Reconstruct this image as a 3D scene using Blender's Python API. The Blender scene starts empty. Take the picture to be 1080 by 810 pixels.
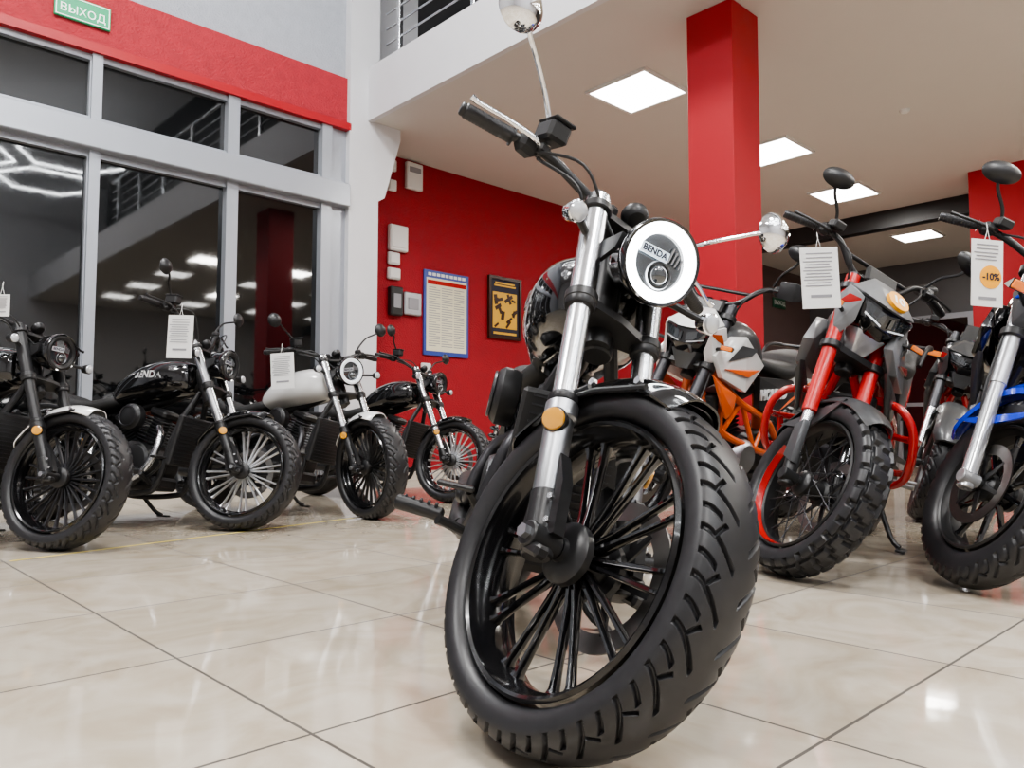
import bpy, bmesh, math, random
import numpy as np
from mathutils import Vector, Matrix
R_=math.radians; PI=math.pi
random.seed(4)
scene=bpy.context.scene; COL=scene.collection
try:
    scene.view_settings.view_transform='AgX'; scene.view_settings.look='AgX - Medium High Contrast'
except Exception: pass

# ---------------------------------------------------------------- materials
def mat(name,col,rough=.5,metal=0,coat=0,emit=None,es=0,nz=0,ns=30,bump=0,bs=200,ior=None,alpha=None):
    m=bpy.data.materials.new(name); m.use_nodes=True; nt=m.node_tree; N=nt.nodes; L=nt.links
    b=N['Principled BSDF']; b.inputs['Base Color'].default_value=(*col,1); b.inputs['Roughness'].default_value=rough
    b.inputs['Metallic'].default_value=metal; b.inputs['Coat Weight'].default_value=coat; b.inputs['Coat Roughness'].default_value=.04
    if ior: b.inputs['IOR'].default_value=ior
    if emit: b.inputs['Emission Color'].default_value=(*emit,1); b.inputs['Emission Strength'].default_value=es
    tc=N.new('ShaderNodeTexCoord'); n=N.new('ShaderNodeTexNoise'); n.inputs['Scale'].default_value=ns; n.inputs['Detail'].default_value=4
    L.new(tc.outputs['Object'],n.inputs['Vector'])
    mr=N.new('ShaderNodeMapRange'); mr.inputs['To Min'].default_value=max(0,rough-.04); mr.inputs['To Max'].default_value=rough+.04
    L.new(n.outputs['Fac'],mr.inputs['Value']); L.new(mr.outputs['Result'],b.inputs['Roughness'])
    if nz:
        mx=N.new('ShaderNodeMix'); mx.data_type='RGBA'; mx.inputs[6].default_value=(*[c*(1-nz) for c in col],1); mx.inputs[7].default_value=(*[min(1,c*(1+nz)) for c in col],1)
        L.new(n.outputs['Fac'],mx.inputs[0]); L.new(mx.outputs[2],b.inputs['Base Color'])
    if bump:
        n2=N.new('ShaderNodeTexNoise'); n2.inputs['Scale'].default_value=bs; L.new(tc.outputs['Object'],n2.inputs['Vector'])
        bp=N.new('ShaderNodeBump'); bp.inputs['Strength'].default_value=bump; bp.inputs['Distance'].default_value=.01
        L.new(n2.outputs['Fac'],bp.inputs['Height']); L.new(bp.outputs['Normal'],b.inputs['Normal'])
    return m
M=dict(
 rubber=mat('rubber',(.020,.020,.022),.40,nz=.3,ns=60),
 gloss=mat('gloss_black',(.006,.006,.007),.08,coat=1),
 rimb=mat('gloss_black_rim',(.006,.006,.007),.16,coat=.45),
 satin=mat('satin_black',(.015,.015,.016),.38),
 plastic=mat('black_plastic',(.02,.02,.021),.5,bump=.05,bs=600),
 dgrey=mat('dark_grey_metal',(.06,.06,.065),.35,metal=.7),
 steel=mat('brushed_steel',(.62,.63,.65),.24,metal=1,nz=.06),
 machined=mat('machined_silver',(.66,.67,.69),.3,metal=.8,nz=.06),
 disc=mat('brake_disc_steel',(.24,.23,.22),.35,metal=1,nz=.15),
 alu=mat('cast_aluminium',(.42,.43,.45),.38,metal=1),
 chrome=mat('chrome',(.85,.86,.88),.05,metal=1),
 white=mat('white_gloss',(.74,.74,.73),.15,coat=1),
 silverp=mat('silver_paint',(.5,.51,.53),.2,metal=.6,coat=1),
 greyp=mat('grey_plastic',(.17,.175,.18),.35,coat=.3),
 dgp=mat('graphite_plastic',(.05,.052,.055),.35,coat=.3),
 red=mat('red_paint',(.50,.016,.014),.25,coat=.6),
 orange=mat('orange_paint',(.75,.13,.02),.3,coat=.5),
 blue=mat('blue_paint',(.01,.05,.62),.18,coat=1),
 leather=mat('black_vinyl',(.018,.018,.018),.55,bump=.3,bs=300),
 amber=mat('amber_reflector',(.62,.30,.04),.15,coat=1),
 ambers=mat('amber_signal_lens',(.85,.22,.03),.2,coat=1),
 lens=mat('clear_lens',(.6,.62,.65),.1,coat=1,metal=.3),
 lensd=mat('dark_lens',(.03,.035,.04),.04,coat=1,ior=1.8),
 led=mat('led_white',(1,1,1),.4,emit=(.95,.98,1),es=11),
 ledbar=mat('led_bar',(.6,.68,.75),.3,emit=(.75,.88,1),es=.8),
 leddim=mat('led_dim',(.7,.72,.75),.2,emit=(.9,.95,1),es=.45),
 redlens=mat('red_lens',(.4,.01,.01),.15,coat=1),
 paper=mat('white_paper',(.72,.72,.71),.7),
 ink=mat('dark_ink',(.02,.02,.04),.7),
 inkg=mat('grey_ink',(.25,.25,.27),.7),
 sticker=mat('orange_sticker',(.85,.38,.02),.5),
 textw=mat('white_lettering',(.8,.8,.8),.4),
 texts=mat('silver_lettering',(.55,.55,.55),.3,metal=.6),
 green=mat('exit_green',(.02,.33,.15),.4,emit=(.02,.4,.18),es=.2),
 signw=mat('exit_white',(.9,.95,.9),.4,emit=(.9,1,.9),es=.5),
 exitd=mat('exit_dark_green',(.02,.09,.05),.4),
 wallred=mat('red_plaster',(.29,.007,.014),.75,nz=.18,ns=8,bump=.9,bs=60),
 bandred=mat('red_band',(.36,.024,.035),.75,nz=.22,ns=14,bump=1.,bs=45),
 colred=mat('red_column_paint',(.38,.010,.017),.6,nz=.04,ns=4),
 trimred=mat('red_trim_paint',(.38,.008,.014),.45),
 maroon=mat('brown_grey_wall',(.13,.085,.08),.5,nz=.15,ns=3),
 dwall=mat('dark_grey_wall',(.10,.10,.105),.5,nz=.15,ns=3),
 plaster=mat('grey_plaster',(.36,.38,.42),.85,nz=.12,ns=10,bump=1.,bs=50),
 whitewall=mat('white_paint_wall',(.58,.58,.60),.7,nz=.03,ns=5),
 ceil=mat('ceiling_paint',(.56,.535,.505),.85,nz=.02,ns=3),
 frame=mat('grey_window_frame',(.36,.38,.42),.35,metal=.3),
 glass=mat('night_glass',(.003,.0035,.004),.03,ior=1.8),
 base=mat('beige_skirting_tile',(.5,.46,.4),.3,nz=.1),
 box=mat('white_box_plastic',(.66,.66,.65),.45),
 tape=mat('yellow_tape',(.6,.48,.1),.5),
 woodf=mat('dark_wood_frame',(.04,.018,.012),.3),
 pblue=mat('poster_blue',(.04,.07,.3),.4), pyel=mat('poster_yellow',(.66,.63,.48),.5), gold=mat('poster_gold',(.65,.37,.04),.45),
 panel=mat('ceiling_panel_light',(1,1,1),.5,emit=(1,.98,.95),es=12),
 neon=mat('neon_tube_white',(1,1,1),.5,emit=(.95,.98,1),es=45),
)
ROT=43.5
TILE=.66; TU,TV=0.741,1.314
def floor_mat():
    m=bpy.data.materials.new('polished_beige_tile'); m.use_nodes=True; nt=m.node_tree; N=nt.nodes; L=nt.links; b=N['Principled BSDF']
    tc=N.new('ShaderNodeTexCoord'); mp=N.new('ShaderNodeMapping'); mp.vector_type='TEXTURE'
    mp.inputs['Location'].default_value=(TU,TV,0)
    L.new(tc.outputs['Object'],mp.inputs['Vector'])
    br=N.new('ShaderNodeTexBrick'); br.offset=0; br.squash=1
    br.inputs['Scale'].default_value=1; br.inputs['Brick Width'].default_value=TILE; br.inputs['Row Height'].default_value=TILE
    br.inputs['Mortar Size'].default_value=.0038; br.inputs['Mortar Smooth'].default_value=.1; br.inputs['Bias'].default_value=0
    br.inputs['Color1'].default_value=(.47,.42,.345,1); br.inputs['Color2'].default_value=(.54,.485,.405,1); br.inputs['Mortar'].default_value=(.08,.07,.06,1)
    L.new(mp.outputs['Vector'],br.inputs['Vector'])
    n=N.new('ShaderNodeTexNoise'); n.inputs['Scale'].default_value=3.0; n.inputs['Detail'].default_value=10; n.inputs['Distortion'].default_value=2.0
    L.new(mp.outputs['Vector'],n.inputs['Vector'])
    cr=N.new('ShaderNodeValToRGB'); cr.color_ramp.elements[0].position=.3; cr.color_ramp.elements[0].color=(.80,.75,.68,1); cr.color_ramp.elements[1].position=.62; cr.color_ramp.elements[1].color=(1,1,1,1)
    L.new(n.outputs['Fac'],cr.inputs['Fac'])
    mx=N.new('ShaderNodeMix'); mx.data_type='RGBA'; mx.blend_type='MULTIPLY'; mx.inputs[0].default_value=1
    L.new(br.outputs['Color'],mx.inputs[6]); L.new(cr.outputs['Color'],mx.inputs[7]); L.new(mx.outputs[2],b.inputs['Base Color'])
    mr=N.new('ShaderNodeMapRange'); mr.inputs['To Min'].default_value=.07; mr.inputs['To Max'].default_value=.7
    L.new(br.outputs['Fac'],mr.inputs['Value']); L.new(mr.outputs['Result'],b.inputs['Roughness'])
    b.inputs['IOR'].default_value=1.6
    n3=N.new('ShaderNodeTexNoise'); n3.inputs['Scale'].default_value=5; L.new(mp.outputs['Vector'],n3.inputs['Vector'])
    bp=N.new('ShaderNodeBump'); bp.inputs['Strength'].default_value=.03; bp.inputs['Distance'].default_value=.02
    L.new(n3.outputs['Fac'],bp.inputs['Height']); L.new(bp.outputs['Normal'],b.inputs['Normal'])
    return m
M['floor']=floor_mat()

# ---------------------------------------------------------------- mesh builder
def basis(ax):
    a=Vector(ax).normalized(); t=Vector((0,0,1)) if abs(a.z)<.9 else Vector((1,0,0))
    e1=a.cross(t).normalized(); e2=a.cross(e1).normalized(); return a,e1,e2
def catmull(P,k=6):
    P=[Vector(p) for p in P]
    if len(P)<3 or k<=1: return P
    out=[]; Q=[2*P[0]-P[1]]+P+[2*P[-1]-P[-2]]
    for i in range(1,len(Q)-2):
        a,b,c,d=Q[i-1],Q[i],Q[i+1],Q[i+2]
        for j in range(k):
            t=j/k; out.append(.5*((2*b)+(c-a)*t+(2*a-5*b+4*c-d)*t*t+(3*b-a-3*c+d)*t**3))
    out.append(P[-1]); return out
class MB:
    def __init__(s,M=None): s.v=[]; s.f=[]; s.M=M.copy() if M else Matrix()
    def add(s,vs,fs):
        n=len(s.v); s.v+=[s.M@Vector(v) for v in vs]; s.f+=[tuple(i+n for i in f) for f in fs]; return s
    def hull(s,pts):
        bm=bmesh.new()
        for p in pts: bm.verts.new(p)
        r=bmesh.ops.convex_hull(bm,input=bm.verts)
        dead=[g for g in r['geom_interior'] if isinstance(g,bmesh.types.BMVert)]
        bmesh.ops.delete(bm,geom=dead,context='VERTS')
        bm.verts.index_update(); s.add([v.co.copy() for v in bm.verts],[[v.index for v in f.verts] for f in bm.faces]); bm.free(); return s
    def box(s,c,d,e=0,rot=None):
        a,b,h=d[0]/2,d[1]/2,d[2]/2; c=Vector(c)
        if e<=0:
            vs=[Vector((x*a,y*b,z*h)) for x in(-1,1) for y in(-1,1) for z in(-1,1)]
            fs=[(0,1,3,2),(4,6,7,5),(0,4,5,1),(2,3,7,6),(0,2,6,4),(1,5,7,3)]
            if rot is not None: vs=[rot@v for v in vs]
            return s.add([v+c for v in vs],fs)
        e=min(e,a*.9,b*.9,h*.9); vs=[]
        for x in(-1,1):
            for y in(-1,1):
                for z in(-1,1):
                    vs+=[Vector((x*a,y*(b-e),z*(h-e))),Vector((x*(a-e),y*b,z*(h-e))),Vector((x*(a-e),y*(b-e),z*h))]
        if rot is not None: vs=[rot@v for v in vs]
        return s.hull([v+c for v in vs])
    def lathe(s,prof,o,ax,n=32,closed=False):
        o=Vector(o); a,e1,e2=basis(ax); vs=[]; k=len(prof)
        for i in range(n):
            t=2*PI*i/n; d=e1*math.cos(t)+e2*math.sin(t)
            vs+=[o+d*r+a*h for r,h in prof]
        fs=[]
        for i in range(n):
            j=(i+1)%n
            for q in range(k if closed else k-1):
                w=(q+1)%k; fs.append((i*k+q,j*k+q,j*k+w,i*k+w))
        return s.add(vs,fs)
    def cyl(s,p0,p1,r0,r1=None,n=16,e=0):
        p0=Vector(p0); p1=Vector(p1); r1=r0 if r1 is None else r1; L=(p1-p0).length
        if e: pr=[(0,0),(r0-e,0),(r0,e),(r1,L-e),(r1-e,L),(0,L)]
        else: pr=[(0,0),(r0,0),(r1,L),(0,L)]
        return s.lathe(pr,p0,p1-p0,n)
    def tube(s,pts,r,n=10,k=6,flat=None):
        P=catmull(pts,k); m=len(P); fl=1 if flat is None else flat
        if isinstance(r,(list,tuple)): rr=[np.interp(i/(m-1)*(len(r)-1),range(len(r)),r) for i in range(m)]
        else: rr=[r]*m
        t=(P[1]-P[0]).normalized(); a,e1,e2=basis(t); vs=[]
        for i in range(m):
            t2=(P[min(i+1,m-1)]-P[max(i-1,0)]).normalized()
            if t2.length>0:
                q=t.rotation_difference(t2); e1=q@e1; e2=q@e2; t=t2
            for j in range(n):
                A=2*PI*j/n; vs.append(P[i]+(e1*math.cos(A)*fl+e2*math.sin(A))*rr[i])
        fs=[(i*n+j,i*n+(j+1)%n,(i+1)*n+(j+1)%n,(i+1)*n+j) for i in range(m-1) for j in range(n)]
        fs+=[tuple(range(n)),tuple(range((m-1)*n,m*n))]
        return s.add(vs,fs)
    def loft(s,rings):
        n=len(rings[0]); vs=[p for r in rings for p in r]; m=len(rings)
        fs=[(i*n+j,i*n+(j+1)%n,(i+1)*n+(j+1)%n,(i+1)*n+j) for i in range(m-1) for j in range(n)]
        fs+=[tuple(range(n)),tuple(range((m-1)*n,m*n))]
        return s.add(vs,fs)
    def se(s,A,n=28,e=2.6,k=5):
        S=[]
        for i in range(len(A)-1):
            a=A[max(i-1,0)];b=A[i];c=A[i+1];d=A[min(i+2,len(A)-1)]
            for j in range(k):
                t=j/k; S.append([.5*((2*b[h])+(c[h]-a[h])*t+(2*a[h]-5*b[h]+4*c[h]-d[h])*t*t+(3*b[h]-a[h]-3*c[h]+d[h])*t**3) for h in range(5)])
        S.append(list(A[-1])); rings=[]
        for x,y0,zc,hw,hh in S:
            hw=max(hw,.002); hh=max(hh,.002)
            rings.append([(x,y0+hw*math.copysign(abs(math.cos(t))**(2/e),math.cos(t)),zc+hh*math.copysign(abs(math.sin(t))**(2/e),math.sin(t))) for t in [2*PI*j/n for j in range(n)]])
        return s.loft(rings)
    def fender(s,c,R,a0,a1,W,drop,th=.004,n=30,w=12):
        rings=[]; c=Vector(c)
        for i in range(n+1):
            a=R_(a0+(a1-a0)*i/n); tp=1
            edge=min(i,n-i)/n
            if edge<.08: tp=.72+.28*math.sin(edge/.08*PI/2)
            sec=[]
            for j in range(w+1):
                t=-1+2*j/w; sec.append((t*W/2*tp,R-drop*abs(t)**3))
            sec+=[(y*.97,r-th) for y,r in reversed(sec)]
            rings.append([c+Vector((r*math.cos(a),y,r*math.sin(a))) for y,r in sec])
        return s.loft(rings)
    def tire(s,c,R,Rr,W,N=240,m=28,tread=None,ex=.85):
        ms=max(5,m//7); side=np.linspace(1.38,2.5,ms+1)[1:]
        ph=np.concatenate([-side[::-1],np.linspace(-1.38,1.38,m+1),side]); k=len(ph)
        hh=(R-Rr)/2; Rc=(R+Rr)/2
        y=W/2*np.sign(np.sin(ph))*np.abs(np.sin(ph))**ex; rr=Rc+hh*np.sign(np.cos(ph))*np.abs(np.cos(ph))**ex
        a=np.arange(N)*2*PI/N
        A,Pm=np.meshgrid(a,ph,indexing='ij'); q=Pm/1.35
        dep=tread(A,q) if tread is not None else np.zeros_like(A)
        dep=np.where(np.abs(q)<1,dep,0)
        nr=np.cos(ph)[None,:]; ny=np.sin(ph)[None,:]
        RR=rr[None,:]-dep*nr; YY=y[None,:]-dep*ny
        X=RR*np.cos(A)+c[0]; Z=RR*np.sin(A)+c[2]; Y=YY+c[1]
        P=np.stack([X.ravel(),Y.ravel(),Z.ravel(),np.ones(X.size)],0)
        P=(np.array(s.M)@P)[:3].T
        n0=len(s.v); s.v+=P.tolist()
        for i in range(N):
            j=(i+1)%N
            for h in range(k-1): s.f.append((n0+i*k+h,n0+j*k+h,n0+j*k+h+1,n0+i*k+h+1))
            s.f.append((n0+i*k+k-1,n0+j*k+k-1,n0+j*k,n0+i*k))
        return s
def part(name,mb,m,parent=None,label=None,ang=35,kind=None,bev=0):
    me=bpy.data.meshes.new(name); me.from_pydata([tuple(v) for v in mb.v],[],mb.f)
    bm=bmesh.new(); bm.from_mesh(me); bmesh.ops.remove_doubles(bm,verts=bm.verts,dist=1e-5)
    bmesh.ops.recalc_face_normals(bm,faces=bm.faces)
    if bev:
        bmesh.ops.dissolve_limit(bm,angle_limit=R_(4),verts=bm.verts[:],edges=bm.edges[:])
        bmesh.ops.bevel(bm,geom=bm.edges[:],offset=bev,segments=2,affect='EDGES',profile=.6,clamp_overlap=True)
    bm.to_mesh(me); bm.free()
    me.shade_smooth(); me.set_sharp_from_angle(angle=R_(ang))
    me.materials.append(M[m] if isinstance(m,str) else m)
    o=bpy.data.objects.new(name,me); COL.objects.link(o)
    if parent is not None: o.parent=parent
    if label: o['label']=label
    if kind:
        o['kind']=kind
        if parent is None: o.rotation_euler=(0,0,R_(ROT))
    return o
def thing(name,label,cat,loc=(0,0,0),rot=(0,0,0),group=None):
    o=bpy.data.objects.new(name,None); o.empty_display_size=.1; COL.objects.link(o); o.location=loc; o.rotation_euler=rot
    o['label']=label; o['category']=cat
    if group: o['group']=group
    return o
def tag(o,label,cat,group=None):
    o['label']=label; o['category']=cat
    if group: o['group']=group
    return o
def fr(o,x,y):
    x=Vector(x).normalized(); y=Vector(y).normalized(); z=x.cross(y); m=Matrix.Identity(4)
    for i in range(3): m[i][0]=x[i]; m[i][1]=y[i]; m[i][2]=z[i]; m[i][3]=o[i]
    return m
def text(name,body,size,Mx,m,parent=None,ext=.0008,bold=.02,warp=None,post=None):
    cu=bpy.data.curves.new('t','FONT'); cu.body=body; cu.size=size; cu.extrude=ext; cu.align_x='CENTER'; cu.align_y='CENTER'; cu.offset=size*bold
    ob=bpy.data.objects.new('t',cu); COL.objects.link(ob); dg=bpy.context.evaluated_depsgraph_get()
    me=bpy.data.meshes.new_from_object(ob.evaluated_get(dg)); bpy.data.objects.remove(ob); bpy.data.curves.remove(cu)
    me.transform(Mx)
    if warp:
        for v in me.vertices: v.co=warp(v.co)
    if post is not None: me.transform(post)
    me.materials.clear(); me.materials.append(M[m]); me.name=name
    o=bpy.data.objects.new(name,me); COL.objects.link(o)
    if parent is not None: o.parent=parent
    return o

# ---------------------------------------------------------------- camera
F=820.; CH=.55; PITCH=math.atan(52/820)
cam=bpy.data.cameras.new('camera'); co=bpy.data.objects.new('camera',cam); COL.objects.link(co)
cam.sensor_fit='HORIZONTAL'; cam.sensor_width=36; cam.lens=F/1080*36; cam.clip_start=.02
co.location=(0,0,CH); co.rotation_euler=(PI/2+PITCH,0,0); scene.camera=co
def ray(px,py):
    rx=(px-540)/F; ry=(405-py)/F
    return Vector((rx,math.cos(PITCH)-math.sin(PITCH)*ry,math.sin(PITCH)+math.cos(PITCH)*ry))
def at(px,py,d):
    r=ray(px,py); return Vector((0,0,CH))+r*(d/r.y)
RM=Matrix.Rotation(R_(ROT),4,'Z'); RI=RM.inverted()
def wp(px,py,v):
    r=RI@ray(px,py); t=v/r.y; return (r.x*t, v, CH+r.z*t)

# ---------------------------------------------------------------- room (built straight, turned by ROT)
def rbox(name,u0,u1,v0,v1,z0,z1,m,kind='structure',parent=None,e=0):
    return part(name,MB().box(((u0+u1)/2,(v0+v1)/2,(z0+z1)/2),(u1-u0,v1-v0,z1-z0),e),m,parent,kind=kind)
HZ=7.0; CZ=3.87; FZ=4.42; UE=16.0; PU=4.22; FU=4.44
rbox('floor',-8.2,UE+.2,-8.2,7.8,-.1,0,'floor')
rbox('ceiling',-8.2,UE+.2,-8.1,7.8,HZ,HZ+.1,'whitewall')
rbox('ceiling',FU+.06,UE,-8,7.6,CZ,FZ,'ceil')
rbox('trim_1',FU,FU+.06,-8,6.90,CZ-.01,FZ+.02,'whitewall')
WT=3.72
rbox('wall_left',-8,PU,7.0,7.2,WT,HZ,'plaster')
rbox('wall_left',-8,-1.8,7.0,7.2,0,WT,'plaster')
rbox('trim_2',-8,PU,6.955,7.0,3.77,4.27,'bandred')
rbox('trim_3',-8,PU+.02,6.90,7.0,3.70,3.775,'trimred')
rbox('trim_4',-1.8,PU,6.86,7.0,2.88,3.12,'frame',e=.01)
rbox('baseboard_left',-1.8,PU,6.97,7.06,0,.13,'base')
us=[-1.8,-.5,.65,1.83,3.0,3.98]; wn=0
for i in range(len(us)-1):
    a,b=us[i],us[i+1]
    for z0,z1 in((.13,2.88),(3.12,3.70)):
        wn+=1; f=MB(); t=.05
        for (x0,x1,y0,y1) in((a,a+t,z0,z1),(b-t,b,z0,z1),(a+t,b-t,z0,z0+t),(a+t,b-t,z1-t,z1)):
            f.box(((x0+x1)/2,7.0,(y0+y1)/2),(x1-x0,.07,y1-y0))
        w=part('window_%d'%wn,f,'frame',kind='structure')
        part('pane',MB().box(((a+b)/2,7.03,(z0+z1)/2),(b-a-2*t+.01,.02,z1-z0-2*t+.01)),'glass',w)
tn=5
for u,wd in zip(us,(.12,.1,.1,.08,.11,.11)):
    rbox('trim_%d'%tn,u-wd/2,u+wd/2,6.93,7.02,0,3.7,'frame'); tn+=1
rbox('trim_%d'%tn,4.03,PU,6.97,7.1,0,3.7,'frame'); tn+=1
rbox('wall_pillar',PU,4.58,6.9,7.6,0,HZ,'whitewall')
h=MB(); z=CZ
h.hull([(4.58,v,zz) for v in(6.9,7.08) for zz in(z,z-.85)]+[(4.86,v,z) for v in(6.9,7.08)]+[(4.66,v,z-.8) for v in (6.9,7.08)]+[(4.86,v,z-.12) for v in (6.9,7.08)])
part('trim_%d'%tn,h,'whitewall',kind='structure'); tn+=1
rbox('wall_back',4.58,12.0,7.6,7.8,0,CZ,'wallred')
rbox('wall_back',12.0,UE,7.6,7.8,0,CZ,'maroon')
rbox('wall_back',4.58,UE,7.6,7.8,CZ,HZ,'whitewall')
rbox('baseboard_back',4.59,12.0,7.57,7.6,0,.1,'base')
rbox('wall_right',UE,UE+.2,-8,7.8,0,CZ,'dwall')
rbox('wall_right',UE,UE+.2,-8,7.8,CZ,HZ,'whitewall')
rbox('wall_front',-8.2,-8,-8,7.2,0,HZ,'whitewall')
rbox('wall_near',-8.2,UE+.2,-8.2,-8,0,HZ,'whitewall')
rbox('trim_%d'%tn,11.9,12.1,-8,7.58,CZ-.26,CZ,'satin'); tn+=1
dn=1
for v0 in(3.1,4.5,5.9):
    g=part('door_%d'%dn,MB().box((15.95,v0,1.4),(.08,.09,2.8)).box((15.95,v0+1.3,1.4),(.08,.09,2.8)).box((15.95,v0+.65,2.75),(.08,1.3,.1)).box((15.95,v0+.65,1.1),(.08,1.3,.07)),'frame',kind='structure'); dn+=1
    part('pane',MB().box((15.97,v0+.65,1.4),(.03,1.22,2.7)),'glass',g)
cm=MB(); cm.box((5.36,3.21,CZ/2),(.40,.40,CZ),.004)
part('wall_column_centre',cm,'colred',kind='structure')
rbox('wall_column_right',10.9,11.5,2.35,3.05,0,CZ,'colred')
PW=52
def panel(u,v,label,s=.6,grp='square light panels in the low ceiling'):
    t=thing('ceiling_light',label,'ceiling light',RM@Vector((u,v,CZ)),(0,0,R_(ROT)),grp)
    f=MB(); k=s/2
    for x0,x1,y0,y1 in((-k-.03,k+.03,-k-.03,-k),(-k-.03,k+.03,k,k+.03),(-k-.03,-k,-k,k),(k,k+.03,-k,k)):
        f.box(((x0+x1)/2,(y0+y1)/2,-.012),(x1-x0,y1-y0,.024))
    part('frame',f,'box',t); part('diffuser',MB().box((0,0,-.008),(s,s,.014)),'panel',t)
def area(u,v,z,size,e,rot=None,col=(1,.98,.96)):
    la=bpy.data.lights.new('area_lamp','AREA'); la.energy=e; la.size=size; la.color=col
    lo=bpy.data.objects.new('area_lamp',la); COL.objects.link(lo); lo.location=RM@Vector((u,v,z)); lo.rotation_euler=rot or (0,0,R_(ROT)); return lo
panel(5.95,4.50,'largest square light panel in the low ceiling left of the red column',.66)
panel(8.4,4.40,'square light panel in the low ceiling just right of the red column',.66)
panel(10.6,4.50,'square light panel in the low ceiling above the grey and red adventure bike',.66)
panel(13.8,4.65,'smallest square light panel, farthest back beyond the dark ceiling beam')
for v in(-.6,-2.4,-4.2,-6.0):
    for u in(5.9,7.7,9.5,11.3): panel(u,v,'square light panel in the low ceiling outside the view',grp='light panels out of view')
for u,v in((5.95,4.5),(8.4,4.4),(10.6,4.5),(5.9,-.6),(7.7,-.6),(9.5,-.6),(7.7,-4.2)): area(u,v,CZ-.03,.57,PW,col=(1,.96,.9))
area(13.8,4.65,CZ-.03,.57,25,col=(1,.96,.9))
q=at(954,108,7.8)
tag(part('smoke_detector',MB().lathe([(0,-.03),(.035,-.03),(.045,-.02),(.05,-.0),(0,0)],(q.x,q.y,CZ),(0,0,1),24),'box'),'small round smoke detector on the low ceiling','smoke detector')
for i,(u,v,z) in enumerate(((-3.5,3.6,6.2),(-1.2,4.9,6.2),(1.2,3.6,6.2),(3.0,5.2,6.2),(.6,-2.6,5.9),(2.3,-3.6,5.9),(.6,-4.6,5.9),(2.3,-5.6,5.9),(4.0,-4.6,5.9),(.6,-6.6,5.9),(-1.1,-3.6,5.9),(4.0,-2.6,5.9))):
    mb=MB(); pr=.93
    for k in range(6):
        a0=k*PI/3; a1=a0+PI/3
        mb.cyl((pr*math.cos(a0),pr*math.sin(a0),0),(pr*math.cos(a1),pr*math.sin(a1),0),.017,n=8)
    t=part('hexagon_light',mb,'neon'); tag(t,'white hexagonal tube light high over the hall, mirrored in the windows','ceiling light','hexagonal tube lights over the hall')
    t.location=RM@Vector((u,v,z)); t.rotation_euler=(0,0,R_(ROT))
for (u,v) in((-2.5,3),(1.5,3.5),(-2.5,-2),(1.8,-1.5)): area(u,v,6.7,1.0,270)
w=bpy.data.worlds.new('world'); scene.world=w; w.use_nodes=True; w.node_tree.nodes['Background'].inputs[0].default_value=(.05,.06,.08,1); w.node_tree.nodes['Background'].inputs[1].default_value=.3

t=thing('railing','grey metal railing with horizontal bars on the upper floor edge','railing',RM@Vector((FU+.19,0,FZ)),(0,0,R_(ROT)))
for k in range(8): part('post',MB().box((0,6.6-k*1.2,.5),(.05,.05,1.0),.004),'steel',t)
for zz in(.15,.32,.49,.66,.83): part('rail',MB().cyl((0,6.85,zz),(0,-2.2,zz),.012,n=8),'steel',t)
part('handrail',MB().cyl((0,6.85,1.02),(0,-2.2,1.02),.025,n=12),'steel',t)
rbox('wall_upper',5.6,5.7,-6,7.6,FZ,HZ,'satin')
c=wp(87,13,6.95)
t=thing('exit_sign','green exit sign with white lettering on the red band over the windows','sign',RM@Vector(c),(0,0,R_(ROT)))
part('board',MB().box((0,-.012,0),(.42,.024,.19),.004),'green',t)
part('border',MB().box((0,-.026,.083),(.40,.004,.006)).box((0,-.026,-.083),(.40,.004,.006)).box((.197,-.026,0),(.006,.004,.17)).box((-.197,-.026,0),(.006,.004,.17)),'signw',t)
text('lettering','ВЫХОД',.092,fr((0,-.0275,-.020),(1,0,0),(0,0,1)),'signw',t,.0015,0)
c=wp(821,320,7.59); t=thing('exit_sign','dim exit sign on the dark wall beyond the white and orange bike','sign',RM@Vector(c),(0,0,R_(ROT)))
part('board',MB().box((0,-.015,0),(.50,.03,.20),.004),'exitd',t)
text('lettering','ВЫХОД',.12,fr((0,-.032,0),(1,0,0),(0,0,1)),'textw',t,.0015,0)
def wallbox(name,px,py,wpx,hpx,d,m,label,cat,v=7.595,extra=None):
    c=wp(px,py,v); a=wp(px-wpx/2,py,v)[0]; b=wp(px+wpx/2,py,v)[0]; ht=abs(wp(px,py-hpx/2,v)[2]-wp(px,py+hpx/2,v)[2])
    t=thing(name,label,cat,RM@Vector(c),(0,0,R_(ROT))); W=b-a
    part('body',MB().box((0,-d/2,0),(W,d,ht),min(.012,W*.1)),m,t)
    if extra=='lens': part('sensor_window',MB().box((0,-d-.003,ht*.22),(W*.7,.008,ht*.2),.003),'inkg',t)
    if extra=='key': part('keypad',MB().box((0,-d-.003,.0),(W*.6,.008,ht*.5),.002),'inkg',t)
    if extra=='cover': part('cover',MB().box((0,-d-.004,0),(W*.8,.01,ht*.75),.003),'box',t)
    return t
wallbox('alarm_siren',435,187,17,28,.06,'box','tallest white alarm box high on the red wall','alarm box',extra='lens')
wallbox('junction_box',418,252,19,27,.07,'box','wide white junction box with cover on the red wall edge','junction box',extra='cover')
wallbox('switch_box',414,273,12,13,.05,'box','small white switch box right below the wide junction box','switch box',extra='cover')
wallbox('switch_box',414,289,13,12,.05,'box','small white switch box second below the wide junction box','switch box',extra='cover')
wallbox('switch_box',412,175,9,12,.05,'box','tiny white box topmost at the left end of the red wall','switch box',extra='cover')
wallbox('switch_box',412,196,9,12,.05,'box','tiny white box just under the topmost one on the red wall','switch box',extra='cover')
wallbox('intercom',433,321,18,24,.06,'alu','grey intercom panel on the red wall left of the blue poster','intercom',extra='key')
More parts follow.
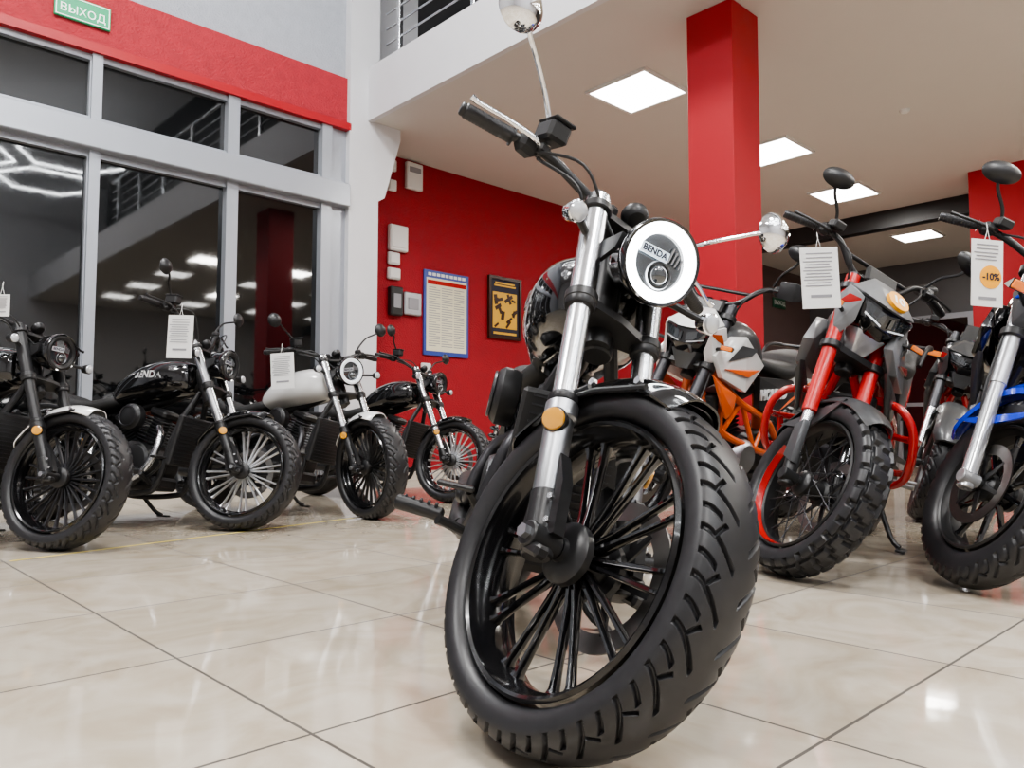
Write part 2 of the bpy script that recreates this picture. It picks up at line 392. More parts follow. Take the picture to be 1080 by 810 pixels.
wallbox('wall_phone',415,318,13,30,.08,'satin','black wall telephone beside the grey intercom','telephone',extra='key')
wallbox('switch_box',448,388,10,10,.04,'box','white socket box low on the red wall beneath the blue poster','switch box',extra='cover')
def poster(x0,y0,x1,y1,v=7.595):
    a=wp(x0,(y0+y1)/2,v); b=wp(x1,(y0+y1)/2,v); zt=wp((x0+x1)/2,y0,v)[2]; zb=wp((x0+x1)/2,y1,v)[2]
    return ((a[0]+b[0])/2,v,(zt+zb)/2),b[0]-a[0],zt-zb
c,W,H=poster(446,288,493,376)
t=thing('notice_board','blue-edged white and yellow notice board full of small print on the red wall','notice board',RM@Vector(c),(0,0,R_(ROT)))
part('board',MB().box((0,-.01,0),(W,.02,H)),'pblue',t)
part('sheet',MB().box((0,-.022,-.02),(W*.9,.006,H*.86)),'pyel',t)
part('header',MB().box((0,-.026,H*.36),(W*.86,.004,H*.05)),'redlens',t)
ln=MB()
for k in range(26):
    zz=H*.30-k*H*.0275
    for j,(x0,x1) in enumerate(((-.40,-.14),(-.12,.14),(.16,.40))):
        L_=(x1-x0)*W*(.95 if (k*3+j)%5 else .6); ln.box((x0*W+L_/2,-.026,zz),(L_,.003,H*.008))
part('print',ln,'inkg',t)
tt=MB()
for k in range(9): tt.box((-W*.38+k*W*.095,-.023,H*.455),(W*.07,.005,H*.035))
part('title',tt,'paper',t)
c,W,H=poster(514,293,548,358)
t=thing('framed_picture','black framed certificate picture with yellow shapes on the red wall','framed picture',RM@Vector(c),(0,0,R_(ROT)))
f=MB()
for (x,zz,w_,h_) in((0,H/2-.02,W,.04),(0,-H/2+.02,W,.04),(-W/2+.02,0,.04,H-.08),(W/2-.02,0,.04,H-.08)): f.box((x,-.02,zz),(w_,.04,h_))
part('frame',f,'woodf',t); part('picture',MB().box((0,-.01,0),(W-.07,.02,H-.07)),'ink',t)
part('yellow_ground',MB().box((0,-.021,-H*.04),(W*.74,.006,H*.58)),'gold',t)
s=MB(); rr=random.Random(3)
for k in range(14):
    x=rr.uniform(-.30,.30)*W; zz=rr.uniform(-.29,.19)*H; a=rr.uniform(0,3); rot=Matrix.Rotation(a,3,'Y')
    s.box((x,-.0255,zz),(rr.uniform(.06,.16),.003+.0004*k,rr.uniform(.02,.06)),0,rot)
part('dark_shapes',s,'woodf',t)
s=MB().box((0,-.024,H/2-.085),(W*.6,.006,.022)).box((0,-.024,H/2-.12),(W*.66,.006,.022)).box((0,-.024,-H/2+.075),(W*.7,.006,.03)); part('title',s,'gold',t)
def gnd(px,py):
    r=ray(px,py); return Vector((0,0,CH))+r*(-CH/r.z)
g0=gnd(10,592); g1=gnd(240,563); d=(g1-g0).normalized(); n_=Vector((-d.y,d.x,0))*.012
g1=g0+d*2.2; tp=MB(RI)
tp.add([g0-n_+Vector((0,0,.001)),g0+n_+Vector((0,0,.001)),g1+n_+Vector((0,0,.001)),g1-n_+Vector((0,0,.001))],[(0,1,2,3)])
part('trim_%d'%tn,tp,'tape',kind='structure'); tn+=1

# ---------------------------------------------------------------- treads
def tread_cruiser(A,q,n=27,D=.0075,R=.335,wl=1.0):
    P=2*PI/n; arc=.105; u=A/P; s=np.sign(q); aq=np.abs(q)
    sw=1.75*aq-.85*aq**2
    gr=1/np.sqrt(1+((1.75-1.7*aq)*P*R/arc)**2)
    ph=u+.5*(s>0)-sw
    f1=np.abs(((ph+.5)%1)-.5)*P*R*gr
    lat=np.where((aq>.10)&(aq<.985),f1/(.0026+.0016*aq),9)      # long sweeping grooves
    f2=np.abs((ph%1)-.5)*P*R*gr
    sip=np.where((aq>.46)&(aq<.95),f2/.0034,9)                  # shorter shoulder grooves between them
    link=np.where(((ph%1)<.5)&(aq>.3)&(aq<.62),np.abs(aq-.60+.5*(ph%1))*arc/.0026,9)   # diagonal link closing each block
    m=np.minimum(np.minimum(lat,sip),link)/wl
    return D*np.clip(1.6-m,0,1)
def tread_road(A,q): return tread_cruiser(A,q,n=24,D=.0065,wl=1.35)
def tread_knob(A,q,n=30,D=.014,R=.34):
    P=2*PI/n; u=A/P; aq=np.abs(q)
    row=np.where(aq<.36,0,1); f=(u+.5*row+.12*np.sign(q))%1
    gap=np.minimum(f,1-f)*P*R
    m=np.minimum(gap/.009,np.minimum(np.abs(aq-.38)/.07, 9))
    return D*np.clip(1.6-m,0,1)

# ---------------------------------------------------------------- wheels
def wheel(root,Mw,R,Rr,W,front,o,main=False):
    pre='front' if front else 'rear'
    tr={'cruiser':tread_cruiser if main else tread_road,'knob':tread_knob}[o.get('tread','cruiser')]
    if main: N,m_=1200,130
    elif o.get('tread')=='knob' and front: N,m_=560,44
    else: N,m_=(420,44) if front else (180,20)
    part(pre+'_tire',MB(Mw).tire((0,0,0),R,Rr,W,N,m_,tr if (front or o.get('tread')=='knob') else None,ex=o.get('tex',.82)),'rubber',root,ang=30)
    w=W*.40
    prof=[(Rr+.004,w),(Rr-.002,w+.006),(Rr-.008,w+.002),(Rr-.014,w*.62),(Rr-.022,w*.45),(Rr-.024,0),(Rr-.022,-w*.45),(Rr-.014,-w*.62),(Rr-.008,-w-.002),(Rr-.002,-w-.006),(Rr+.004,-w),(Rr-.004,-w*.6),(Rr-.010,0),(Rr-.004,w*.6)]
    rim=part(pre+'_rim',MB(Mw).lathe(prof,(0,0,0),(0,1,0),96,True),o.get('rim','rimb'),root)
    if o.get('stripe') and front:
        rings=[]
        for k in range(41):
            a=R_(160+k*3.2); rings.append([Vector((r*math.cos(a),y,r*math.sin(a))) for r,y in((Rr-.008,-w-.005),(Rr-.012,-w*.8-.003),(Rr-.017,-w*.6-.002),(Rr-.015,-w*.55),(Rr-.006,-w))])
        part('rim_stripe',MB(Mw).loft(rings),o['stripe'],rim)
    hs=o.get('hubs',1)
    part(pre+'_hub',MB(Mw).lathe([(r*hs,y) for r,y in[(0,-.072),(.018,-.072),(.02,-.062),(.042,-.058),(.05,-.05),(.05,-.035),(.036,-.028),(.036,.028),(.05,.035),(.05,.05),(.042,.058),(.02,.062),(.018,.072),(0,.072)]],(0,0,0),(0,1,0),32),o.get('hub','satin'),root)
    if o.get('wire'):
        n=32
        for k in range(n):
            a=2*PI*k/n; sd=-1 if k%2 else 1; b=a+(.35 if (k//2)%2 else -.35)
            part('spoke',MB(Mw).cyl((.045*math.cos(b+.8*(1 if (k//2)%2 else -1)),sd*.04,.045*math.sin(b+.8*(1 if (k//2)%2 else -1))),((Rr-.022)*math.cos(a),sd*.006,(Rr-.022)*math.sin(a)),.0024,n=5),o.get('spoke','steel'),rim)
    else:
        n=o.get('pairs',10); fat=o.get('fat',1); off=o.get('dish',0)
        for k in range(n):
            for sgn in(-1,1):
                a=2*PI*(k+.25)/n; a0=a+sgn*2*PI/n*.20; a1=a+sgn*2*PI/n*o.get('split',.24)
                mb=MB(Mw)
                p0=Vector((.040*math.cos(a0),off,.040*math.sin(a0))); p1=Vector(((Rr-.019)*math.cos(a1),off*.4,(Rr-.019)*math.sin(a1)))
                d=(p1-p0).normalized(); s_=Vector((-d.z,0,d.x)); Y=Vector((0,1,0)); rings=[]
                for tt,hw_,hh_ in((0,.006,.016),(.25,.0055,.011),(.7,.005,.009),(.93,.006,.011),(1,.010,.017)):
                    c=p0.lerp(p1,tt)
                    rings.append([c+s_*hw_*fat*q1+Y*hh_*q2 for (q1,q2) in((1,.55),(.45,1),(-.45,1),(-1,.55),(-1,-.55),(-.45,-1),(.45,-1),(1,-.55))])
                mb.loft(rings)
                part('spoke',mb,o.get('spoke','gloss'),rim)
    if front:
        for sd in ((-1,1) if o.get('discboth') else ((o.get('discside',1),))):
            y=sd*.066
            d=part('brake_disc',MB(Mw).lathe([(.108,y-.0025),(.145,y-.0025),(.145,y+.0025),(.108,y+.0025)],(0,0,0),(0,1,0),64,True),'disc',root)
            c=MB(Mw)
            for k in range(6):
                a=k*PI/3; c.hull([(r*math.cos(a+da),y+dy,r*math.sin(a+da)) for r,da in((.03,-.35),(.03,.35),(.114,-.05),(.114,.05)) for dy in(-.003,.003)])
            part('disc_carrier',c,'satin',d)

def steer_matrix(P,rake,deg):
    s=Vector((-math.sin(rake),0,math.cos(rake)))
    return Matrix.Translation(P)@Matrix.Rotation(R_(deg),4,s)@Matrix.Translation(-Vector(P)),s

# ---------------------------------------------------------------- cruiser
def cruiser(loc,beta,steer,lean,label,o,main=False):
    root=thing('motorcycle',label,'motorcycle',(loc[0],loc[1],o.get('dz',0)),(R_(-lean),0,R_(-90+beta)),o.get('group'))
    Rw=.335; Rr=.256; W=.145; rake=R_(28)
    S,s=steer_matrix(Vector((-.05,0,Rw)),rake,steer); ax=Vector((0,0,Rw))
    T=Matrix.Translation
    wheel(root,S@T(ax),Rw,Rr,W,True,o,main)
    wheel(root,T((-1.5,0,Rw-.005)),Rw-.005,.22,.18,False,dict(o,tread='cruiser'))
    def fp(y,l,f=0): return Vector((-.012,y,Rw))+s*l+Vector((math.cos(rake),0,math.sin(rake)))*f
    fm=o.get('fork','steel')
    for sd in(-1,1):
        y=sd*.105
        leg=part('fork_leg',MB(S).lathe([(0,0),(.025,0),(.028,.01),(.028,.20),(.033,.205),(.033,.235),(.027,.24),(.0,.24)],fp(y,.04),s,24),o.get('forklow',fm),root)
        part('dust_seal',MB(S).lathe([(0,0),(.029,0),(.031,.004),(.031,.016),(.026,.022),(0,.022)],fp(y,.278),s,24),'satin',leg)
        part('stanchion',MB(S).cyl(fp(y,.27),fp(y,.53),.0245,n=24),o.get('stan',fm),leg)
        part('upper_tube',MB(S).cyl(fp(y,.53),fp(y,.85),.0285,n=24,e=.002),o.get('stan',fm),leg)
        part('collar',MB(S).lathe([(0,0),(.031,0),(.034,.006),(.034,.032),(.030,.038),(0,.038)],fp(y,.52),s,24),'satin',leg)
        foot=MB(S); foot.cyl(fp(y,-.035,0),fp(y,.09,0),.029,.030,n=20,e=.004)
        foot.cyl(Vector((0,y-sd*.03,Rw)),Vector((0,y+sd*.040,Rw)),.024,n=20,e=.003)
        foot.hull([fp(y+dy,l,f) for dy in(-.012,.012) for l,f in((.0,-.045),(.08,-.03),(.0,.0),(.08,.0))])
        foot.hull([fp(y+dy,l,f) for dy in(-.010,.016) for l,f in((.0,.028),(.15,.034),(.0,.045),(.10,.048),(.16,.03))])
        foot.box(fp(y+sd*.02,-.03,.018),(.05,.03,.024),.006)
        part('axle_clamp',foot,'satin',leg)
        part('axle_bolt',MB(S).cyl(Vector((0,y+sd*.040,Rw)),Vector((0,y+sd*.052,Rw)),.013,n=6),'alu',leg)
        for l in(.02,.065): part('clamp_bolt',MB(S).cyl(fp(y+sd*.018,l,.036),fp(y+sd*.026,l,.038),.006,n=6),'steel',leg)
        part('fork_cap',MB(S).cyl(fp(y,.85),fp(y,.862),.02,n=8),'satin',leg)
        rd_=Vector((.55,sd*.83,0)); rc=fp(y,.235,0)+rd_*.034
        part('reflector',MB(S).lathe([(0,0),(.020,0),(.0225,.004),(.021,.009),(.012,.011),(0,.011)],rc,rd_,24),'amber',leg,'round amber reflector')
        part('reflector_bracket',MB(S).lathe([(0,-.02),(.024,-.02),(.026,-.002),(.024,.001),(0,.001)],rc,rd_,24),'satin',leg)
    for l,th in((.535,.024),(.80,.022)):
        mb=MB(S)
        for sd in(-1,1):
            mb.cyl(fp(sd*.105,l),fp(sd*.105,l+th),.036,n=24,e=.003)
        mb.hull([fp(y,l+t,f) for y,f in((-.105,-.03),(.105,-.03),(-.105,.015),(.105,.015),(0,-.07),(0,.025)) for t in(.002,th-.002)])
        part('triple_clamp',mb,'satin',root)
    part('steering_stem',MB(S).cyl(fp(0,.50,-.045),fp(0,.83,-.045),.03,n=20),'satin',root)
    f=part('front_fender',MB(S).fender(ax,Rw+.026,72,156,.175,.045,n=40),o.get('fender','gloss'),root)
    for sd in(-1,1):
        b=MB(S)
        for a in(84,112):
            aa=R_(a); b.tube([ax+Vector(((Rw-.01)*math.cos(aa),sd*.083,(Rw-.01)*math.sin(aa))),fp(sd*.09,.30,.02 if a<100 else -.02),fp(sd*.1,.20,0)],.007,n=8,k=3)
        part('fender_bracket',b,'satin',f)
        for a in (88,110):
            aa=R_(a); part('fender_bolt',MB(S).cyl(ax+Vector(((Rw-.004)*math.cos(aa),sd*.082,(Rw-.004)*math.sin(aa))),ax+Vector(((Rw-.004)*math.cos(aa),sd*.092,(Rw-.004)*math.sin(aa))),.008,n=6),'steel',f)
    part('brake_caliper',MB(S).box(ax+Vector((-.105,.09,.10)),(.06,.06,.11),.012,Matrix.Rotation(R_(-40),3,'Y')),'satin',root)
    part('brake_hose',MB(S).tube([ax+Vector((-.11,.1,.15)),fp(.13,.32),fp(.12,.55),fp(.12,.72,.03)],.005,n=6),'plastic',root)
    # headlight
    hc=fp(0,.720,.0)+Vector((.118,0,.005)); ha=Vector((1,o.get('hy',0),-.04)).normalized(); hu=(Vector((0,0,1))-ha*ha.z).normalized(); hr=hu.cross(ha).normalized()
    hl=part('headlight',MB(S).lathe([(0,-.13),(.04,-.128),(.07,-.10),(.086,-.05),(.092,-.01),(.096,0),(.097,.018),(.094,.024),(.088,.022),(.086,.01),(0,.004)],hc,ha,64),'gloss',root)
    part('light_ring',MB(S).lathe([(.063,.008),(.087,.012),(.0875,.02),(.079,.0255),(.064,.02)],hc,ha,64,True),'led' if o.get('lit') else o.get('ring','dgrey'),hl,'white glowing ring' if o.get('lit') else None)
    part('lens_face',MB(S).lathe([(0,.012),(.04,.0115),(.0635,.010),(.0635,.004),(0,.004)],hc,ha,48),'lensd',hl)
    part('projector_lens',MB(S).lathe([(0,.030),(.012,.028),(.019,.023),(.023,.016),(.024,.010),(0,.010)],hc-hu*.026+hr*.010,ha,32),'lensd',hl)
    part('projector_ring',MB(S).lathe([(.028,.011),(.032,.015),(.030,.019),(.027,.015)],hc-hu*.026+hr*.010,ha,40,True),'alu',hl)
    for k in range(4):
        c_=hc+ha*.015+hu*(.030)+hr*(.014+k*.010); part('reflector_fin',MB(S).hull([c_+hu*a_+hr*b_+ha*e_ for a_ in(-.020,.014-k*.004) for b_ in(-.0018,.0018) for e_ in(-.003,.003)]),'alu',hl)
    lc=hc+ha*.020+hu*.010-hr*.027; hd=(hr+hu*.14).normalized(); hv=(hu-hr*.14).normalized()
    part('logo_bar',MB(S).hull([lc+hv*a_+hd*b_+ha*e_ for a_ in(-.011,.011) for b_ in(-.036,.036) for e_ in(-.003,.003)]),'ledbar' if o.get('lit') else 'lens',hl)
    text('lettering','BENDA',.0195,fr(lc+ha*.0034,hd,hv),'ink',hl,.0004,.03,post=S)
    for sd in(-1,1): part('headlight_bracket',MB(S).hull([fp(sd*.08,.66,.0),fp(sd*.08,.72,.0),fp(sd*.09,.72,0),fp(sd*.09,.66,0),hc+Vector((-.03,sd*.086,.02)),hc+Vector((-.03,sd*.086,-.02)),hc+Vector((-.03,sd*.096,.02)),hc+Vector((-.03,sd*.096,-.02))]),'satin',hl)
    for sd in(-1,1):
        c=fp(-.18,.735,.02) if sd<0 else fp(.235,.67,.07)
        t=part('turn_signal',MB(S).lathe([(0,-.035),(.012,-.033),(.021,-.022),(.025,0),(.026,.010),(.023,.012),(0,.010)],c,(1,0,0),28),o.get('signal','satin'),root)
        part('signal_lens',MB(S).lathe([(.023,.010),(.020,.017),(.010,.021),(0,.022),(0,.010)],c,(1,0,0),28),'lens',t)
        part('signal_stalk',MB(S).cyl(fp(sd*.105,.71,.0),c,.009,n=10),'satin',t)
    c=fp(0,.865,.02); iax=Vector((-.75,0,.66))
    ins=part('instrument',MB(S).lathe([(0,-.018),(.022,-.018),(.030,-.010),(.033,0),(.033,.010),(.029,.012),(.028,.008),(0,.008)],c,iax,36),'satin',root)
    part('dial_glass',MB(S).lathe([(.028,.006),(0,.010),(0,.002),(.028,.002)],c,iax,36),'lensd',ins)
    hb=fp(0,.885,-.02); rz=o.get('rise',0); hz=hb.z+rz
    pts=[(hb.x-.125,-.43,hz+.005),(hb.x-.10,-.33,hz+.018),(hb.x-.055,-.24,hz+.02),(hb.x-.01,-.13,hb.z-.01+rz*.3),(hb.x,-.05,hb.z-.02),(hb.x,.05,hb.z-.02),(hb.x-.01,.13,hb.z-.01+rz*.3),(hb.x-.055,.24,hz+.02),(hb.x-.10,.33,hz+.018),(hb.x-.125,.43,hz+.005)]
    part('handlebar',MB(S).tube(pts,.0125,n=14),'satin',root)
    for y in(-.045,.045): part('riser',MB(S).cyl((hb.x,y,hb.z-.09),(hb.x,y,hb.z-.0),.019,n=14,e=.003).box((hb.x,y,hb.z-.02),(.05,.03,.045),.008),'satin',root)
    for sd in(-1,1):
        g0=Vector((hb.x-.127,sd*.435,hz+.005)); g1=Vector((hb.x-.098,sd*.315,hz+.019)); dd=(g1-g0)
        prof=[(0,-.004),(.015,-.004),(.0185,.0)]
        n_=14
        for k in range(n_):
            prof+=[(.0185,dd.length*(k+.2)/n_),(.0179,dd.length*(k+.5)/n_),(.0185,dd.length*(k+.8)/n_)]
        prof+=[(.024,dd.length-.004),(.024,dd.length),(0,dd.length)]
        g=part('grip',MB(S).lathe(prof,g0,dd,18),'rubber',root)
        part('bar_end',MB(S).cyl(g0-dd.normalized()*.014,g0,.016,n=16,e=.003),'satin',g)
        sw=part('switch_housing',MB(S).box(g1+Vector((.018,-sd*.035,0)),(.05,.055,.05),.012),'plastic',root)
        part('switch_button',MB(S).box(g1+Vector((-.012,-sd*.035,.01)),(.012,.02,.014),.003),'redlens' if sd<0 else 'box',sw)
        pv=g1+Vector((.045,-sd*.055,.004))
        lv=part('lever',MB(S).tube([pv,pv+Vector((.008,sd*.03,.003)),pv+Vector((-.012,sd*.10,.004)),pv+Vector((-.034,sd*.165,.000)),pv+Vector((-.038,sd*.19,.001))],[.009,.0075,.006,.006,.008],n=10,flat=.8),o.get('lever','alu'),root)
        part('lever_perch',MB(S).box(pv+Vector((-.012,-sd*.01,0)),(.05,.035,.026),.007),'satin',lv)
        rv=part('fluid_reservoir' if sd<0 else 'clutch_mount',MB(S).box(pv+Vector((-.01,-sd*.015,.05 if sd<0 else .02)),(.075,.06,.05) if sd<0 else (.04,.04,.03),.008,Matrix.Rotation(R_(8),3,'X')),'plastic',root)
        if sd<0: part('reservoir_lid',MB(S).box(pv+Vector((-.01,-sd*.015,.078)),(.08,.064,.010),.004,Matrix.Rotation(R_(8),3,'X')),'satin',rv)
        if o.get('nomirror'): continue
        mr_=o.get('mr',1); dz_=(-.005 if sd<0 else .045) if main else -.03
        b0=pv+Vector((-.012,-sd*.02,.02)); mc=Vector((hb.x-.03,sd*(.475 if sd<0 else .48) if main else sd*.42,hz+.240+dz_))
        mi=part('mirror',MB(S).lathe([(r*mr_,a_*mr_) for r,a_ in[(0,.030),(.018,.028),(.036,.018),(.047,.004),(.0485,-.002),(.046,-.006),(0,-.004)]],mc,(1,0,.1),40),o.get('mirror','chrome'),root)
        part('mirror_glass',MB(S).lathe([(0,-.011),(.043*mr_,-.011),(.043*mr_,-.006),(0,-.006)],mc,(1,0,.1),32),'lensd',mi)
        part('mirror_stem',MB(S).tube([b0,b0+Vector((0,sd*.01,.03)),b0+Vector((.0,sd*.075,.10)),mc+Vector((.0,-sd*.05,-.035)),mc+Vector((.005,-sd*.01,-.008))],[.008,.007,.006,.006,.007],n=10),o.get('mirror','chrome'),mi)
    cb=MB(S)
    for sd in(-1,1):
        cb.tube([(hb.x-.06,sd*.25,hz),(hb.x+.03,sd*.17,hz-.03),(hb.x+.06,sd*.11,hb.z-.10),fp(sd*.05,.66,.05)],.0045,n=6)
        cb.tube([(hb.x-.07,sd*.27,hz+.01),(hb.x+.05,sd*.19,hz+.01),(hb.x+.07,sd*.09,hb.z-.06),fp(sd*.03,.70,.03)],.0038,n=6)
    part('cables',cb,'plastic',root)
    # tank
    tw=o.get('tw',1)
    ts=[(x,y,zc+(tw-1)*.12,hw*tw,hh*tw) for x,y,zc,hw,hh in [(-.40,0,.880,.03,.03),(-.43,0,.885,.10,.085),(-.53,0,.885,.145,.115),(-.67,0,.87,.158,.122),(-.82,0,.84,.14,.105),(-.95,0,.79,.10,.072),(-1.02,0,.76,.04,.03)]]
    tk=part('fuel_tank',MB().se(ts,36,2.5,6),o.get('tank','gloss'),root)
    part('filler_cap',MB().lathe([(0,.0),(.034,0),(.036,.006),(.03,.012),(0,.014)],(-.62,0,.994+(tw-1)*.24),(0,0,1),28),'chrome' if main else 'satin',tk)
    def wy(v):
        xs=[-a[0] for a in ts]
        zc=np.interp(-v.x,xs,[a[2] for a in ts]); hw=np.interp(-v.x,xs,[a[3] for a in ts]); hh=np.interp(-v.x,xs,[a[4] for a in ts])
        q=max(0,1-abs((v.z-zc)/hh)**2.5)**.4*hw
        return Vector((v.x,-(q+.003+abs(v.y)*1),v.z))
    if o.get('letter'): text('tank_lettering','BENDA',.062,fr((-.66,0,.89),(1,0,-.02),(.02,0,1)),o['letter'],tk,.001,.03,warp=wy)
    fm_=MB()
    fm_.tube([(-.36,0,.86),(-.6,0,.76),(-.95,0,.68),(-1.15,0,.62)],.026,n=12)
    for sd in(-1,1):
        fm_.tube([(-.36,sd*.03,.80),(-.44,sd*.10,.55),(-.50,sd*.12,.25),(-.6,sd*.12,.19),(-.95,sd*.12,.19),(-1.08,sd*.12,.3),(-1.15,sd*.11,.6),(-1.35,sd*.12,.70),(-1.6,sd*.11,.72)],.017,n=10)
    part('frame',fm_,'satin',root)
    part('steering_head',MB().cyl((-.305,0,.74),(-.41,0,.94),.036,n=20,e=.004),'satin',root)
    sa=MB()
    for sd in(-1,1): sa.tube([(-1.08,sd*.11,.34),(-1.3,sd*.125,.335),(-1.52,sd*.125,.33)],[.026,.022,.022],n=10); sa.cyl((-1.5,sd*.105,.33),(-1.5,sd*.15,.33),.026,n=16)
    sa.cyl((-1.08,-.12,.34),(-1.08,.12,.34),.03,n=14)
    part('swingarm',sa,'satin',root)
    for sd in(-1,1):
        sh=part('shock_absorber',MB().cyl((-1.42,sd*.14,.36),(-1.28,sd*.14,.68),.014,n=12),'steel',root)
        d=(Vector((-1.28,sd*.14,.68))-Vector((-1.42,sd*.14,.36)))
        pp=[]; a_,e1,e2=basis(d)
        for k in range(80):
            a=k/80*2*PI*9; pp.append(Vector((-1.42,sd*.14,.36))+d*(.12+.76*k/80)+(e1*math.cos(a)+e2*math.sin(a))*.026)
        part('spring',MB().tube(pp,.005,n=6,k=1),'satin',sh)
    ra=part('radiator',MB().box((-.415,0,.50),(.035,.27,.30),.008,Matrix.Rotation(R_(12),3,'Y')),'plastic',root)
    fn=MB()
    for k in range(14): fn.box((-.395+(.50-(.37+k*.02))*-.2,0,.37+k*.02),(.006,.22,.004))
    part('radiator_fins',fn,'dgrey',ra)
    en=MB(); en.lathe([(0,-.15),(.08,-.15),(.10,-.14),(.135,-.12),(.14,-.06),(.14,.06),(.135,.12),(.10,.14),(.08,.15),(0,.15)],(-.72,0,.36),(0,1,0),40)
    en.box((-.90,0,.36),(.26,.24,.20),.03); en.box((-.74,0,.25),(.40,.2,.08),.02)
    eg=part('engine_case',en,'satin',root)
    for cp in (([(0,-.175),(.06,-.175),(.085,-.168),(.095,-.15),(0,-.14)],(-.66,0,.38)),([(0,-.17),(.05,-.17),(.07,-.16),(.08,-.14),(0,-.13)],(-.86,0,.36)),([(0,.175),(.08,.175),(.10,.165),(.11,.14),(0,.13)],(-.72,0,.37))):
        part('engine_cover',MB().lathe(cp[0],cp[1],(0,1,0),36),o.get('cover','dgrey'),eg)
    for dx in(.34,-.5):
        ax2=Vector((dx,0,1)).normalized(); ro=Matrix.Rotation(math.atan2(dx,1),3,'Y'); b0=Vector((-.74+dx*.12,0,.47))
        cy=MB(); cy.cyl(b0,b0+ax2*.19,.055,n=20)
        for k in range(9): cy.box(b0+ax2*(.02+k*.019),(.135,.155,.007),.002,ro)
        c=part('cylinder',cy,o.get('fins','dgrey'),root)
        part('rocker_cover',MB().box(b0+ax2*.215,(.13,.14,.05),.015,ro),'satin',c)
    ac=part('air_cleaner',MB().lathe([(0,-.200),(.050,-.200),(.070,-.192),(.080,-.178),(.080,-.15),(.075,-.13),(0,-.12)],(-.72,0,.63),(0,1,0),40),'satin',root)
    part('air_cleaner_ring',MB().lathe([(.054,-.2005),(.065,-.1970),(.063,-.203),(.056,-.204)],(-.72,0,.63),(0,1,0),40,True),'dgrey',ac)
    ex=MB(); ex.tube([(-.58,-.08,.58),(-.52,-.13,.50),(-.55,-.165,.34),(-.68,-.185,.25),(-.95,-.19,.24)],.021,n=12)
    e=part('exhaust_header',ex,o.get('exh','dgrey'),root)
    ex=MB().tube([(-.93,-.08,.55),(-.99,-.14,.50),(-.98,-.18,.40),(-.98,-.19,.33),(-1.1,-.19,.30)],.021,n=12)
    e=part('exhaust_header',ex,o.get('exh','dgrey'),root)
    for zz,x0 in((.235,-.95),(.315,-1.05)): part('muffler',MB().lathe([(0,0),(.024,0),(.036,.03),(.04,.08),(.04,.55),(.034,.60),(.02,.60),(.018,.58),(0,.58)],(x0,-.195,zz),(-1,0,.03),24),'satin',root)
    bl=MB(); bl.lathe([(.06,.13),(.115,.13),(.118,.15),(.06,.15)],(-1.5,0,.33),(0,1,0),40,True); bl.hull([(-.95,y,z) for y in(.135,.15) for z in(.28,.44)]+[(-1.5,y,z) for y in(.135,.15) for z in(.27,.42)])
    part('belt_guard',bl,'plastic',root)
    part('seat',MB().se([(-.90,0,.765,.05,.02),(-.96,0,.745,.10,.04),(-1.1,0,.71,.135,.045),(-1.25,0,.71,.15,.045),(-1.36,0,.745,.14,.055),(-1.41,0,.77,.08,.03)],28,3,5),'leather',root)
    rf2=part('rear_fender',MB().fender((-1.5,0,.33),.39,55,165,.215,.055,n=36),o.get('fender2','gloss'),root)
    part('tail_light',MB().lathe([(0,0),(.03,0),(.034,.012),(.02,.03),(0,.034)],(-1.50-.37*math.cos(R_(38)),0,.33+.37*math.sin(R_(38))),(-1,0,.2),24),'redlens',rf2)
    for sd in(-1,1):
        part('side_cover',MB().hull([(-.93,sd*.10,.66),(-1.12,sd*.11,.64),(-1.14,sd*.12,.44),(-.98,sd*.12,.46),(-.93,sd*.145,.62),(-1.10,sd*.15,.61),(-1.12,sd*.15,.47),(-1.0,sd*.15,.48)]),'gloss',root)
        part('turn_signal',MB().lathe([(0,-.02),(.02,-.018),(.028,0),(.022,.012),(0,.016)],(-1.66,sd*.16,.66),(-1,0,0),20).cyl((-1.64,sd*.1,.66),(-1.65,sd*.16,.66),.008,n=8),'satin',root)
        pg=MB(); pg.tube([(-.56,sd*.12,.25),(-.52,sd*.22,.28),(-.50,sd*.26,.29)],.013,n=10); pg.cyl((-.52,sd*.25,.30),(-.55,sd*.37,.305),.017,.02,n=12,e=.004)
        fg=part('foot_peg',pg,'satin',root)
        for k in range(5): part('peg_rubber',MB().box((-.528-k*.006,sd*(.27+k*.02),.32),(.03,.008,.012),.002),'rubber',fg)
        pd=MB(); pd.tube([(-.56,sd*.15,.27),(-.46,sd*.17,.33),(-.42,sd*.20,.375)],.008,n=8); pd.box((-.41,sd*.235,.385),(.045,.09,.014),.005); pd.cyl((-.56,sd*.13,.27),(-.56,sd*.17,.27),.017,n=12)
        part('foot_pedal',pd,'satin',root)
    part('side_stand',MB().tube([(-.85,.13,.20),(-.80,.21,.10),(-.78,.255,.075)],.012,n=10,k=3).box((-.775,.262,.070),(.08,.035,.012),.003),'satin',root)
    return root

